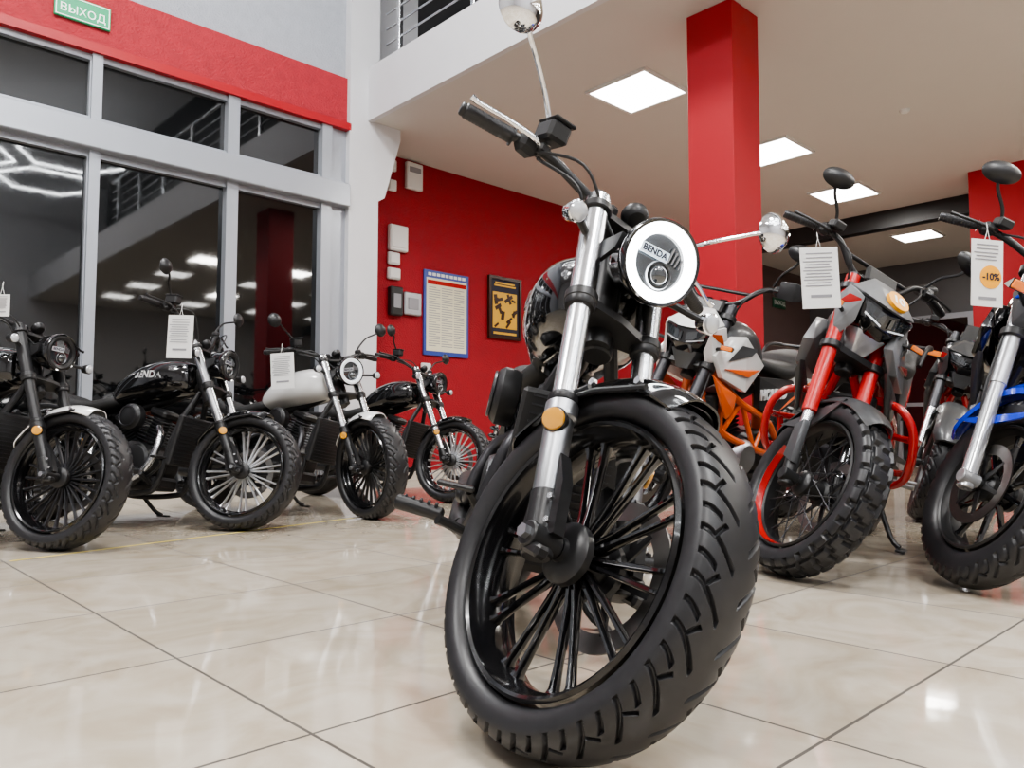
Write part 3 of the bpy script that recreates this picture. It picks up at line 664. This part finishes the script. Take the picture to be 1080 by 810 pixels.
# ---------------------------------------------------------------- adventure / street bike
def adventure(loc,beta,steer,lean,label,o):
    root=thing('motorcycle',label,'motorcycle',(loc[0],loc[1],0),(R_(-lean),0,R_(-90+beta)),o.get('group'))
    k_=o.get('scale',1); root.scale=(k_,k_,k_)
    Rw=.34; rake=R_(26); sp=o.get('street',False)
    Rr=.225 if sp else .255; W=.12 if sp else .135
    S,s=steer_matrix(Vector((-.05,0,Rw)),rake,steer); ax=Vector((0,0,Rw)); T=Matrix.Translation
    wheel(root,S@T(ax),Rw,Rr,W,True,o)
    wheel(root,T((-1.44,0,Rw-.01)),Rw-.01,.22,.15,False,o)
    def fp(y,l,f=0): return Vector((-.012,y,Rw))+s*l+Vector((math.cos(rake),0,math.sin(rake)))*f
    for sd in(-1,1):
        y=sd*.105
        u0=.36 if sp else .27
        leg=part('fork_leg',MB(S).cyl(fp(y,u0),fp(y,.90),.029,n=24,e=.003),o.get('fork','red'),root)
        part('inner_tube',MB(S).cyl(fp(y,.02),fp(y,u0+.01),.0205 if not sp else .026,n=20),o.get('inner','steel'),leg)
        part('fork_cap',MB(S).cyl(fp(y,.90),fp(y,.912),.02,n=8),'dgrey',leg)
        ft=MB(S); ft.cyl(fp(y,-.04),fp(y,.09),.027,n=20,e=.004); ft.cyl((0,y-sd*.03,Rw),(0,y+sd*.035,Rw),.024,n=18,e=.003)
        part('axle_clamp',ft,o.get('foot','satin'),leg)
        if not sp:
            part('fork_guard',MB(S).hull([fp(y+sd*a,l,f) for a,l,f in((.0,.04,.036),(.03,.04,.03),(.034,.07,-.02),(0,.22,.036),(.028,.22,.03),(.03,.20,-.015))]),o.get('guard','dgp'),leg,bev=.004)
    for l in(.55,.82):
        mb=MB(S)
        for sd in(-1,1): mb.cyl(fp(sd*.105,l),fp(sd*.105,l+.03),.042,n=20,e=.003)
        mb.hull([fp(y,l+t,f) for y,f in((-.105,-.03),(.105,-.03),(-.105,.03),(.105,.03),(0,-.07)) for t in(.002,.028)])
        part('triple_clamp',mb,'satin',root)
    fr0=Rw+(.055 if sp else .03)
    f=part('front_fender',MB(S).fender(ax,fr0,28 if sp else 62,165,.17 if sp else .15,.045 if sp else .04,th=.022 if sp else .004,n=36),o.get('fender','greyp'),root)
    for sd in(-1,1):
        yo=.012 if sp else 0
        part('fender_side',MB(S).hull([ax+Vector((r*math.cos(R_(a)),sd*(yy+yo),r*math.sin(R_(a)))) for a,r in((60 if sp else 92,fr0-.030 if sp else fr0-.022),(155,fr0-.022),(88 if sp else 108,Rw-.10 if sp else Rw-.085),(128,Rw-.11)) for yy in(.066,.074)]),o.get('fender','greyp'),f)
        part('fender_stripe',MB(S).hull([ax+Vector((r*math.cos(R_(a)),sd*(yy+yo),r*math.sin(R_(a)))) for a,r in((120,Rw+.0),(135,Rw+.0),(118,Rw-.05),(124,Rw-.05)) for yy in(.074,.077)]),o.get('accent','red'),f)
    for sd in ((-1,1) if o.get('discboth') else (o.get('discside',1),)):
        part('brake_caliper',MB(S).box(ax+Vector((-.10,sd*.085,.09)),(.06,.055,.11),.012,Matrix.Rotation(R_(-40),3,'Y')),'satin',root)
        part('brake_hose',MB(S).tube([ax+Vector((-.11,sd*.1,.15)),fp(sd*.14,.32),fp(sd*.13,.6),fp(sd*.10,.80,.03)],.005,n=6),'plastic',root)
    z0=fp(0,o.get('hl',.70),0)
    hc=z0+Vector((.10,0,0))
    MH=S@T(hc)@Matrix.Diagonal((1,.95,.92,1))@T(-hc)
    hl=part('headlight',MB(MH).hull([hc+Vector(p) for p in((.05,-.05,.055),(.05,.05,.055),(.02,-.125,.065),(.02,.125,.065),(-.05,-.13,.07),(-.05,.13,.07),(.055,-.05,-.03),(.055,.05,-.03),(.02,-.10,-.01),(.02,.10,-.01),(.0,-.04,-.09),(.0,.04,-.09),(-.06,-.08,-.08),(-.06,.08,-.08))]),'gloss',root,bev=.005)
    for sd in(-1,1):
        part('headlamp_lens',MB(MH).hull([hc+Vector((x,sd*y,z)) for x,y,z in((.0585,.012,.03),(.056,.048,.04),(.03,.11,.052),(.032,.095,.012),(.0605,.045,-.005),(.0605,.012,-.012),(.052,.012,.03),(.05,.05,.03),(.02,.10,.04))]),'lensd',hl)
        part('light_strip',MB(MH).hull([hc+Vector((x,sd*y,z)) for x,y,z in((.064,.02,-.016),(.064,.05,-.009),(.042,.10,.007),(.064,.02,-.022),(.064,.05,-.015),(.042,.10,.001),(.05,.02,-.02),(.03,.09,.0))]),o.get('strip','leddim'),hl)
    cw=MB(MH).hull([hc+Vector(p) for p in((.085,-.025,.056),(.085,.025,.056),(.02,-.13,.075),(.02,.13,.075),(-.08,-.14,.10),(-.08,.14,.10),(-.02,-.06,.14),(-.02,.06,.14),(-.10,-.06,.175),(-.10,.06,.175),(-.10,.12,.06),(-.10,-.12,.06))])
    co_=part('front_cowl',cw,o.get('cowl','greyp'),root,bev=.006)
    if o.get('cowlsticker'):
        nrm=Vector((.66,.0,.75)).normalized(); c_=hc+Vector((.044,.0,.108))
        st=part('sticker',MB(MH).lathe([(0,-.012),(.050,-.012),(.050,.004),(0,.004)],c_,nrm,32),'sticker',co_)
        yv=Vector((-nrm.z,0,nrm.x)); text('sticker_lettering','10',.062,fr(c_+nrm*.0050,(0,1,0),yv),'textw',st,.0008,.03,post=MH)
    for sd in(-1,1):
        cwg=part('cowl_wing',MB(MH).hull([hc+Vector((x,sd*y,z)) for x,y,z in((.03,.125,.06),(-.06,.16,.09),(-.10,.165,.02),(-.04,.14,-.10),(.02,.10,-.05),(-.02,.11,-.12),(-.06,.145,.09),(-.10,.15,.02),(-.04,.125,-.10))]),o.get('wing',o.get('cowl','greyp')),co_,bev=.004)
        part('wing_stripe',MB(MH).hull([hc+Vector((x,sd*y,z)) for x,y,z in((.022,.131,.045),(-.03,.158,.05),(-.07,.164,.0),(-.03,.150,.02),(.02,.120,.03),(-.03,.13,.03),(-.07,.150,.0))]),o.get('accent','red'),cwg)
    part('chin_panel',MB(MH).hull([hc+Vector(p) for p in((.02,-.07,-.06),(.02,.07,-.06),(.0,-.03,-.16),(.0,.03,-.16),(-.05,-.09,-.06),(-.05,.09,-.06),(-.05,-.05,-.15),(-.05,.05,-.15))]),o.get('chin','silverp'),co_,bev=.005)
    if o.get('screen'):
        part('windscreen',MB(S).hull([hc+Vector(p) for p in((-.05,-.08,.13),(-.05,.08,.13),(-.16,-.06,.25),(-.16,.06,.25),(-.055,-.08,.13),(-.055,.08,.13),(-.165,-.06,.25),(-.165,.06,.25),(-.10,0,.20))]),'lensd',root)
    part('instrument',MB(S).box(hc+Vector((-.15,0,.17)),(.03,.15,.08),.01,Matrix.Rotation(R_(-35),3,'Y')),'satin',root)
    sg=1.6 if sp else 1
    for sd in(-1,1):
        c=hc+Vector((.02 if sp else -.01,sd*(.20),.02 if sp else -.01)); t=part('turn_signal',MB(S).hull([c+Vector(p)*sg for p in((.02,-.03,-.012),(.02,.03,-.012),(.02,-.03,.012),(.02,.03,.012),(-.03,-.02,0),(-.03,.02,0))]),'satin',root)
        part('signal_lens',MB(S).box(c+Vector((.02*sg,0,0)),(.012,.055*sg,.02*sg),.003),'ambers',t); part('signal_stalk',MB(S).cyl(hc+Vector((-.05,sd*.10,-.03)),c,.008,n=8),'satin',t)
    hb=fp(0,.93,-.02) if not sp else fp(0,.90,-.02); up=.10 if not sp else .045
    pts=[(hb.x-.13,-.41,hb.z+up-.015),(hb.x-.09,-.30,hb.z+up),(hb.x-.05,-.2,hb.z+up-.01),(hb.x,-.09,hb.z),(hb.x,.09,hb.z),(hb.x-.05,.2,hb.z+up-.01),(hb.x-.09,.30,hb.z+up),(hb.x-.13,.41,hb.z+up-.015)]
    part('handlebar',MB(S).tube(pts,.013,n=14),'satin',root)
    if not sp: part('crossbar',MB(S).cyl((hb.x-.03,-.15,hb.z+up*.6),(hb.x-.03,.15,hb.z+up*.6),.009,n=10),'satin',root)
    for y in(-.04,.04): part('riser',MB(S).cyl((hb.x,y,hb.z-.08),(hb.x,y,hb.z+.015),.02,n=14),'satin',root)
    for sd in(-1,1):
        g0=Vector((hb.x-.132,sd*.415,hb.z+up-.016)); g1=Vector((hb.x-.092,sd*.305,hb.z+up)); dd=g1-g0; prof=[(0,-.004),(.017,-.002)]
        for k in range(12): prof+=[(.0178,dd.length*(k+.1)/12),(.0165,dd.length*(k+.5)/12),(.0178,dd.length*(k+.9)/12)]
        prof+=[(.024,dd.length-.003),(0,dd.length)]
        g=part('grip',MB(S).lathe(prof,g0,dd,16),'rubber',root)
        part('bar_end',MB(S).cyl(g0-dd.normalized()*.02,g0,.016,n=14,e=.003),'dgrey',g)
        part('switch_housing',MB(S).box(g1+Vector((.018,-sd*.03,0)),(.05,.05,.05),.012),'plastic',root)
        pv=g1+Vector((.045,-sd*.05,0))
        part('lever',MB(S).tube([pv,pv+Vector((.015,sd*.03,.0)),pv+Vector((-.008,sd*.10,0)),pv+Vector((-.04,sd*.165,0))],[.009,.008,.006,.007],n=8),'satin',root)
        if sd<0: part('fluid_reservoir',MB(S).box(pv+Vector((-.005,.01,.035)),(.06,.055,.035),.006),'plastic',root)
        mc=Vector((hb.x-.04,sd*.35,hb.z+up+.19)); MM=S@T(mc)@Matrix.Rotation(R_(sd*-12),4,'X')@Matrix.Diagonal((1,1.25,.72,1))
        mi=part('mirror',MB(MM).lathe([(0,.028),(.028,.022),(.05,.008),(.058,-.002),(.052,-.006),(0,-.006)],(0,0,0),(1,0,.1),30),'satin',root)
        part('mirror_glass',MB(MM).lathe([(0,-.009),(.05,-.009),(.05,-.005),(0,-.005)],(0,0,0),(1,0,.1),26),'lensd',mi)
        part('mirror_stem',MB(S).tube([pv+Vector((-.01,-sd*.01,.02)),pv+Vector((-.005,sd*.02,.08)),mc+Vector((0,-sd*.02,-.06)),mc+Vector((0,0,-.02))],.0065,n=8),'satin',mi)
        if o.get('guards'):
            part('hand_guard',MB(S).hull([g1+Vector(p) for p in((.07,-sd*.02,.05),(.085,sd*.06,.05),(.06,sd*.13,.03),(.07,-sd*.02,-.03),(.085,sd*.06,-.04),(.06,sd*.13,-.02),(.055,sd*.06,.05),(.05,sd*.06,-.03))]),o['guards'],root,bev=.004)
    cb=MB(S)
    for sd in(-1,1):
        cb.tube([(hb.x-.05,sd*.23,hb.z+up),(hb.x+.06,sd*.17,hb.z+.03),(hb.x+.05,sd*.10,hb.z-.12),fp(sd*.06,.6,-.03)],.0045,n=6)
    part('cables',cb,'plastic',root)
    tk=part('fuel_tank',MB().se([(-.36,0,.93,.05,.04),(-.41,0,.95,.12,.09),(-.52,0,.96,.155,.130),(-.66,0,.94,.15,.125),(-.80,0,.89,.10,.075),(-.87,0,.87,.05,.03)],30,2.7,5),o.get('tank','dgp'),root)
    part('filler_cap',MB().lathe([(0,0),(.034,0),(.034,.008),(0,.012)],(-.56,0,1.083),(0,0,1),20),'satin',tk)
    for sd in(-1,1):
        sh=part('tank_shroud',MB().hull([(x,sd*y,z) for x,y,z in((-.25,.17,.90),(-.30,.195,.80),(-.52,.195,.74),(-.74,.15,.88),(-.50,.17,1.01),(-.36,.16,1.0),(-.27,.13,.90),(-.31,.16,.80),(-.52,.14,.74),(-.5,.12,1.0))]),o.get('shroud','greyp'),root,bev=.004)
        part('shroud_blade',MB().hull([(x,sd*y,z) for x,y,z in((-.26,.165,.81),(-.29,.185,.77),(-.46,.185,.72),(-.44,.193,.64),(-.40,.185,.60),(-.28,.15,.81),(-.29,.165,.76),(-.46,.165,.72),(-.40,.165,.61))]),o.get('blade','dgp'),sh,bev=.003)
        part('shroud_stripe',MB().hull([(x,sd*(y+.002),z) for x,y,z in((-.30,.197,.845),(-.52,.197,.815),(-.66,.174,.855),(-.52,.193,.845),(-.32,.18,.84),(-.54,.17,.82))]),o.get('accent','red'),sh)
        part('shroud_graphic',MB().hull([(x,sd*y,z) for x,y,z in((-.33,.191,.88),(-.40,.190,.92),(-.55,.184,.92),(-.62,.172,.955),(-.45,.183,.965),(-.40,.16,.90),(-.55,.15,.93))]),o.get('accent2','gloss'),sh)
        sp_=part('side_panel',MB().hull([(x,sd*y,z) for x,y,z in((-.70,.16,.82),(-.72,.165,.66),(-.90,.155,.60),(-1.16,.14,.72),(-1.10,.13,.82),(-.72,.11,.82),(-.76,.11,.66),(-1.14,.10,.72))]),o.get('side','dgp'),root,bev=.004)
        part('tail_panel',MB().hull([(x,sd*y,z) for x,y,z in((-1.05,.13,.83),(-1.12,.14,.73),(-1.50,.10,.90),(-1.52,.08,.95),(-1.08,.08,.83),(-1.14,.09,.75),(-1.50,.05,.91))]),o.get('tail',o.get('shroud','greyp')),root,bev=.004)
        if o.get('sidetext') and sd>0:
            text('side_lettering',o['sidetext'],.076,fr((-.86,.160,.735),(-1,-.045,.06),(.06,0,1)),'textw',sp_,.005,.03)
    part('seat',MB().se([(-.74,0,.91,.05,.02),(-.80,0,.885,.10,.035),(-.95,0,.855,.15,.05),(-1.08,0,.865,.155,.05),(-1.16,0,.91,.14,.05),(-1.35,0,.945,.13,.045),(-1.5,0,.965,.08,.02)],28,3,5),'leather',root)
    rk=MB()
    for sd in(-1,1): rk.tube([(-1.20,sd*.15,.90),(-1.30,sd*.16,1.0),(-1.5,sd*.15,1.01),(-1.62,sd*.08,1.01)],.011,n=8)
    rk.cyl((-1.45,-.15,1.01),(-1.45,.15,1.01),.009,n=8); rk.cyl((-1.62,-.08,1.01),(-1.62,.08,1.01),.011,n=8)
    part('luggage_rack',rk,'satin',root)
    part('tail_light',MB().box((-1.55,0,.92),(.03,.12,.035),.008),'redlens',root)
    part('rear_mudguard',MB().hull([(x,y,z) for x,y,z in((-1.40,-.07,.90),(-1.40,.07,.90),(-1.5,-.06,.90),(-1.5,.06,.90),(-1.70,-.08,.62),(-1.70,.08,.62),(-1.72,-.08,.65),(-1.72,.08,.65))]),'plastic',root)
    fmt=o.get('frame','red'); fb=MB()
    for sd in(-1,1):
        fb.tube([(-.36,sd*.03,.88),(-.55,sd*.13,.70),(-.85,sd*.14,.60),(-1.0,sd*.13,.50)],.018,n=10)
        fb.tube([(-.34,sd*.03,.78),(-.45,sd*.11,.55),(-.75,sd*.15,.45),(-1.0,sd*.13,.40)],.018,n=10)
        fb.cyl((-.45,sd*.10,.76),(-.46,sd*.12,.55),.013,n=8); fb.cyl((-.60,sd*.13,.68),(-.48,sd*.12,.53),.013,n=8); fb.cyl((-.62,sd*.13,.67),(-.75,sd*.15,.45),.013,n=8); fb.cyl((-.86,sd*.14,.60),(-.76,sd*.15,.45),.013,n=8)
        fb.tube([(-.85,sd*.14,.60),(-1.15,sd*.13,.74),(-1.5,sd*.08,.88)],.013,n=8)
    part('frame',fb,fmt,root)
    part('steering_head',MB().cyl((-.29,0,.78),(-.41,0,1.02),.035,n=18,e=.003),'satin',root)
    if o.get('crash'):
        for sd in(-1,1):
            cb=MB(); cb.tube([(-.42,sd*.12,.70),(-.38,sd*.22,.68),(-.38,sd*.28,.60),(-.42,sd*.29,.46),(-.50,sd*.25,.38),(-.58,sd*.15,.34)],.0165,n=12)
            cb.tube([(-.39,sd*.28,.57),(-.56,sd*.28,.56),(-.70,sd*.17,.56)],.0145,n=10); cb.tube([(-.46,sd*.28,.43),(-.60,sd*.26,.42),(-.72,sd*.17,.40)],.0145,n=10)
            cb.cyl((-.56,sd*.28,.56),(-.60,sd*.26,.42),.0145,n=10)
            part('crash_bar',cb,o['crash'],root)
    ra=part('radiator',MB().box((-.40,0,.60),(.035,.26,.22),.008,Matrix.Rotation(R_(12),3,'Y')),'plastic',root)
    fn=MB()
    for k in range(10): fn.box((-.378+(.60-(.52+k*.018))*-.2,0,.52+k*.018),(.006,.21,.004))
    part('radiator_fins',fn,'dgrey',ra)
    en=MB().lathe([(0,-.14),(.09,-.14),(.13,-.11),(.13,.11),(.09,.14),(0,.14)],(-.72,0,.40),(0,1,0),36).box((-.90,0,.42),(.26,.22,.22),.03).box((-.75,0,.28),(.36,.2,.08),.02)
    eg=part('engine_case',en,'dgrey',root)
    part('engine_cover',MB().lathe([(0,.17),(.07,.17),(.09,.155),(.10,.13),(0,.12)],(-.68,0,.40),(0,1,0),32),'alu',eg)
    part('engine_cover',MB().lathe([(0,-.17),(.07,-.17),(.09,-.155),(.10,-.13),(0,-.12)],(-.72,0,.42),(0,1,0),32),'alu',eg)
    ax2=Vector((.35,0,1)).normalized(); ro=Matrix.Rotation(math.atan2(.35,1),3,'Y'); b0=Vector((-.66,0,.50)); cy=MB().cyl(b0,b0+ax2*.2,.055,n=18)
    for k in range(7): cy.box(b0+ax2*(.02+k*.022),(.14,.15,.008),.002,ro)
    cyo=part('cylinder',cy,'dgrey',root); part('rocker_cover',MB().box(b0+ax2*.215,(.15,.15,.06),.015,ro),'satin',cyo)
    part('skid_plate',MB().hull([(x,y,z) for x,y,z in((-.40,-.10,.42),(-.40,.10,.42),(-.46,-.13,.24),(-.46,.13,.24),(-.95,-.12,.22),(-.95,.12,.22),(-.95,-.12,.25),(-.95,.12,.25),(-.44,-.10,.42),(-.44,.10,.42))]),o.get('skid','satin'),root)
    ex=part('exhaust_header',MB().tube([(-.58,-.06,.62),(-.48,-.10,.55),(-.50,-.14,.36),(-.65,-.15,.28),(-1.0,-.15,.30),(-1.12,-.17,.42)],.021,n=12),'alu',root)
    part('muffler',MB().lathe([(0,0),(.03,0),(.05,.05),(.055,.12),(.055,.42),(.04,.47),(.02,.47),(.018,.44),(0,.44)],(-1.10,-.18,.40),(-1,0,.42),24),'satin',ex)
    sa=MB()
    for sd in(-1,1): sa.hull([(x,sd*y,z) for x,y,z in((-.98,.10,.46),(-.98,.10,.38),(-1.46,.10,.37),(-1.46,.10,.30),(-.98,.13,.46),(-.98,.13,.38),(-1.48,.125,.37),(-1.48,.125,.30))])
    sa.cyl((-1.0,-.12,.42),(-1.0,.12,.42),.03,n=14)
    part('swingarm',sa,o.get('swing','satin'),root)
    part('chain_guard',MB().hull([(x,y,z) for x,y,z in((-.95,.132,.48),(-.95,.145,.48),(-1.5,.132,.42),(-1.5,.145,.42),(-1.5,.132,.40),(-.95,.132,.45),(-1.5,.145,.40),(-.95,.145,.45))]),'plastic',root)
    part('shock_absorber',MB().cyl((-1.05,0,.42),(-.98,0,.72),.03,n=14),o.get('frame','red'),root)
    for sd in(-1,1):
        part('foot_peg',MB().tube([(-.92,sd*.12,.36),(-.90,sd*.20,.35),(-.90,sd*.27,.35)],[.014,.014,.018],n=10,k=3).box((-.90,sd*.24,.365),(.045,.08,.014),.004),'alu',root)
    part('side_stand',MB().tube([(-.86,.13,.28),(-.80,.23,.12),(-.78,.275,.085)],.012,n=10,k=3).box((-.775,.285,.076),(.08,.04,.012),.003),'satin',root)
    return root

# ---------------------------------------------------------------- place the bikes
B1=cruiser((.030,1.41),3,33,13.5,'large glossy black cruiser motorcycle up front with a glowing ring headlight',dict(lit=True,fork='steel',forklow='alu',pairs=10,fat=1.05,split=.14,hubs=1.15,dish=-.012,mirror='chrome',discside=1,lever='chrome',signal='chrome',letter='texts',hy=-.16,tw=1.06,mr=1.2),main=True)
g='cruiser motorcycles parked along the window wall'
B2=cruiser((-2.16,3.70),68,8,9,'black-forked cruiser with a pale glossy front fender at the left edge',dict(fork='satin',fender='white',spoke='dgrey',pairs=12,mirror='satin',group=g,lever='satin',ring='satin',nomirror=True))
B3=cruiser((-1.56,4.45),71,10,9,'black cruiser with a lettered black tank and bright spoked front wheel, before the windows',dict(fork='satin',stan='steel',spoke='machined',pairs=12,fat=.9,split=.17,mirror='satin',group=g,cover='satin',lever='satin',exh='steel',letter='textw',rise=.12,ring='satin'))
B4=cruiser((-.93,5.02),62,-20,9,'cruiser with a white fuel tank and white front fender',dict(fork='satin',stan='steel',tank='white',fender='white',spoke='satin',pairs=12,mirror='satin',group=g,lever='satin',ring='leddim'))
B5=cruiser((-.50,6.20),58,5,9,'small black cruiser farthest back, in front of the red wall',dict(fork='steel',spoke='machined',pairs=12,fat=.9,mirror='satin',group=g,lever='satin',ring='satin'))
g2='adventure and street motorcycles parked at the right'
B6=adventure((1.07,3.10),-34,47,12.5,'grey adventure motorcycle with red forks, red crash bars and knobby tyres',dict(tread='knob',wire=True,fork='red',rim='satin',stripe='red',crash='red',discside=1,cowl='greyp',shroud='greyp',blade='dgp',fender='dgp',cowlsticker=True,group=g2,spoke='dgrey',tex=.7,scale=1.05,hl=.75,tank='dgp'))
B7=adventure((.60,4.13),-47,12,11,'white and orange adventure motorcycle behind the glossy black cruiser',dict(tread='knob',wire=True,fork='dgrey',frame='orange',cowl='white',wing='white',shroud='white',blade='orange',fender='white',accent='orange',tank='dgp',side='plastic',sidetext='HOUND',group=g2,tail='white',guards='satin',accent2='dgp',chin='dgp',scale=1.12,strip='lens'))
B8=adventure((2.58,4.95),-40,16,12,'dark grey and red motorcycle half hidden behind the blue-fendered one',dict(tread='cruiser',fork='dgrey',cowl='dgp',shroud='dgp',fender='dgp',accent='red',tank='red',pairs=6,rim='satin',group=g2,street=True,scale=1.05,screen=True,fat=1.4,chin='dgp',strip='lensd'))
B9=adventure((1.64,2.84),-42,42,12,'street motorcycle with silver forks and a bright blue front fender at the right edge',dict(tread='cruiser',fork='silverp',inner='silverp',foot='silverp',cowl='dgp',wing='dgp',shroud='gloss',fender='blue',accent='blue',tank='gloss',frame='satin',pairs=5,rim='satin',discside=-1,street=True,group=g2,scale=1.06,fat=1.6))

# ---------------------------------------------------------------- price tags
def price_tag(px,py,d,w,h,yaw,roll,label,sticker=False,string=.06):
    c=at(px,py,d)
    t=thing('price_tag',label,'price tag',c,(0,R_(roll),R_(yaw)),'price tags hung on the handlebars')
    part('card',MB().box((0,0,0),(w,.003,h)),'paper',t)
    l=MB()
    ys=[.40,.33,.27,.22,.17,.12,.07,.02,-.03,-.08,-.13] if not sticker else [.42,.36,.30,.25,.20]
    for k,yy in enumerate(ys): l.box((0 if k<2 else -w*.05,-.0025,h*yy),(w*(.7 if k<2 else .62+.15*((k*7)%3)/2),.001,h*.016))
    part('print',l,'inkg',t)
    part('price_line',MB().box((0,-.0025,-h*.30 if not sticker else -h*.38),(w*.55,.001,h*.045)),'inkg',t)
    if sticker:
        s=part('discount_sticker',MB().lathe([(0,-.0035),(w*.34,-.0035),(w*.34,-.0015),(0,-.0015)],(w*.1,0,-h*.06),(0,1,0),28),'sticker',t)
        text('sticker_lettering','-10%',w*.27,fr((w*.1,-.0045,-h*.06),(1,0,0),(0,0,1)),'ink',s,.0004,.03)
    part('string',MB().tube([(-.01,0,h/2-.004),(0,0,h/2+string*.6),(.0,.005,h/2+string)],.0012,n=5).tube([(.01,0,h/2-.004),(0,0,h/2+string*.6),(.0,.005,h/2+string)],.0012,n=5),'paper',t)
price_tag(865,293,2.93,.145,.235,0,-2,'large white price card on the red-forked adventure bike')
price_tag(1041,288,2.55,.115,.225,8,3,'white price card with orange sticker on the blue-fendered bike',True)
price_tag(190,355,4.20,.145,.235,-6,2,'plain white price card on the black cruiser with lettered tank')
price_tag(298,391,4.85,.155,.225,-10,-3,'plain white price card on the white-tanked cruiser')
price_tag(2,322,3.5,.07,.10,0,0,'small white price card cut by the left edge of the view')
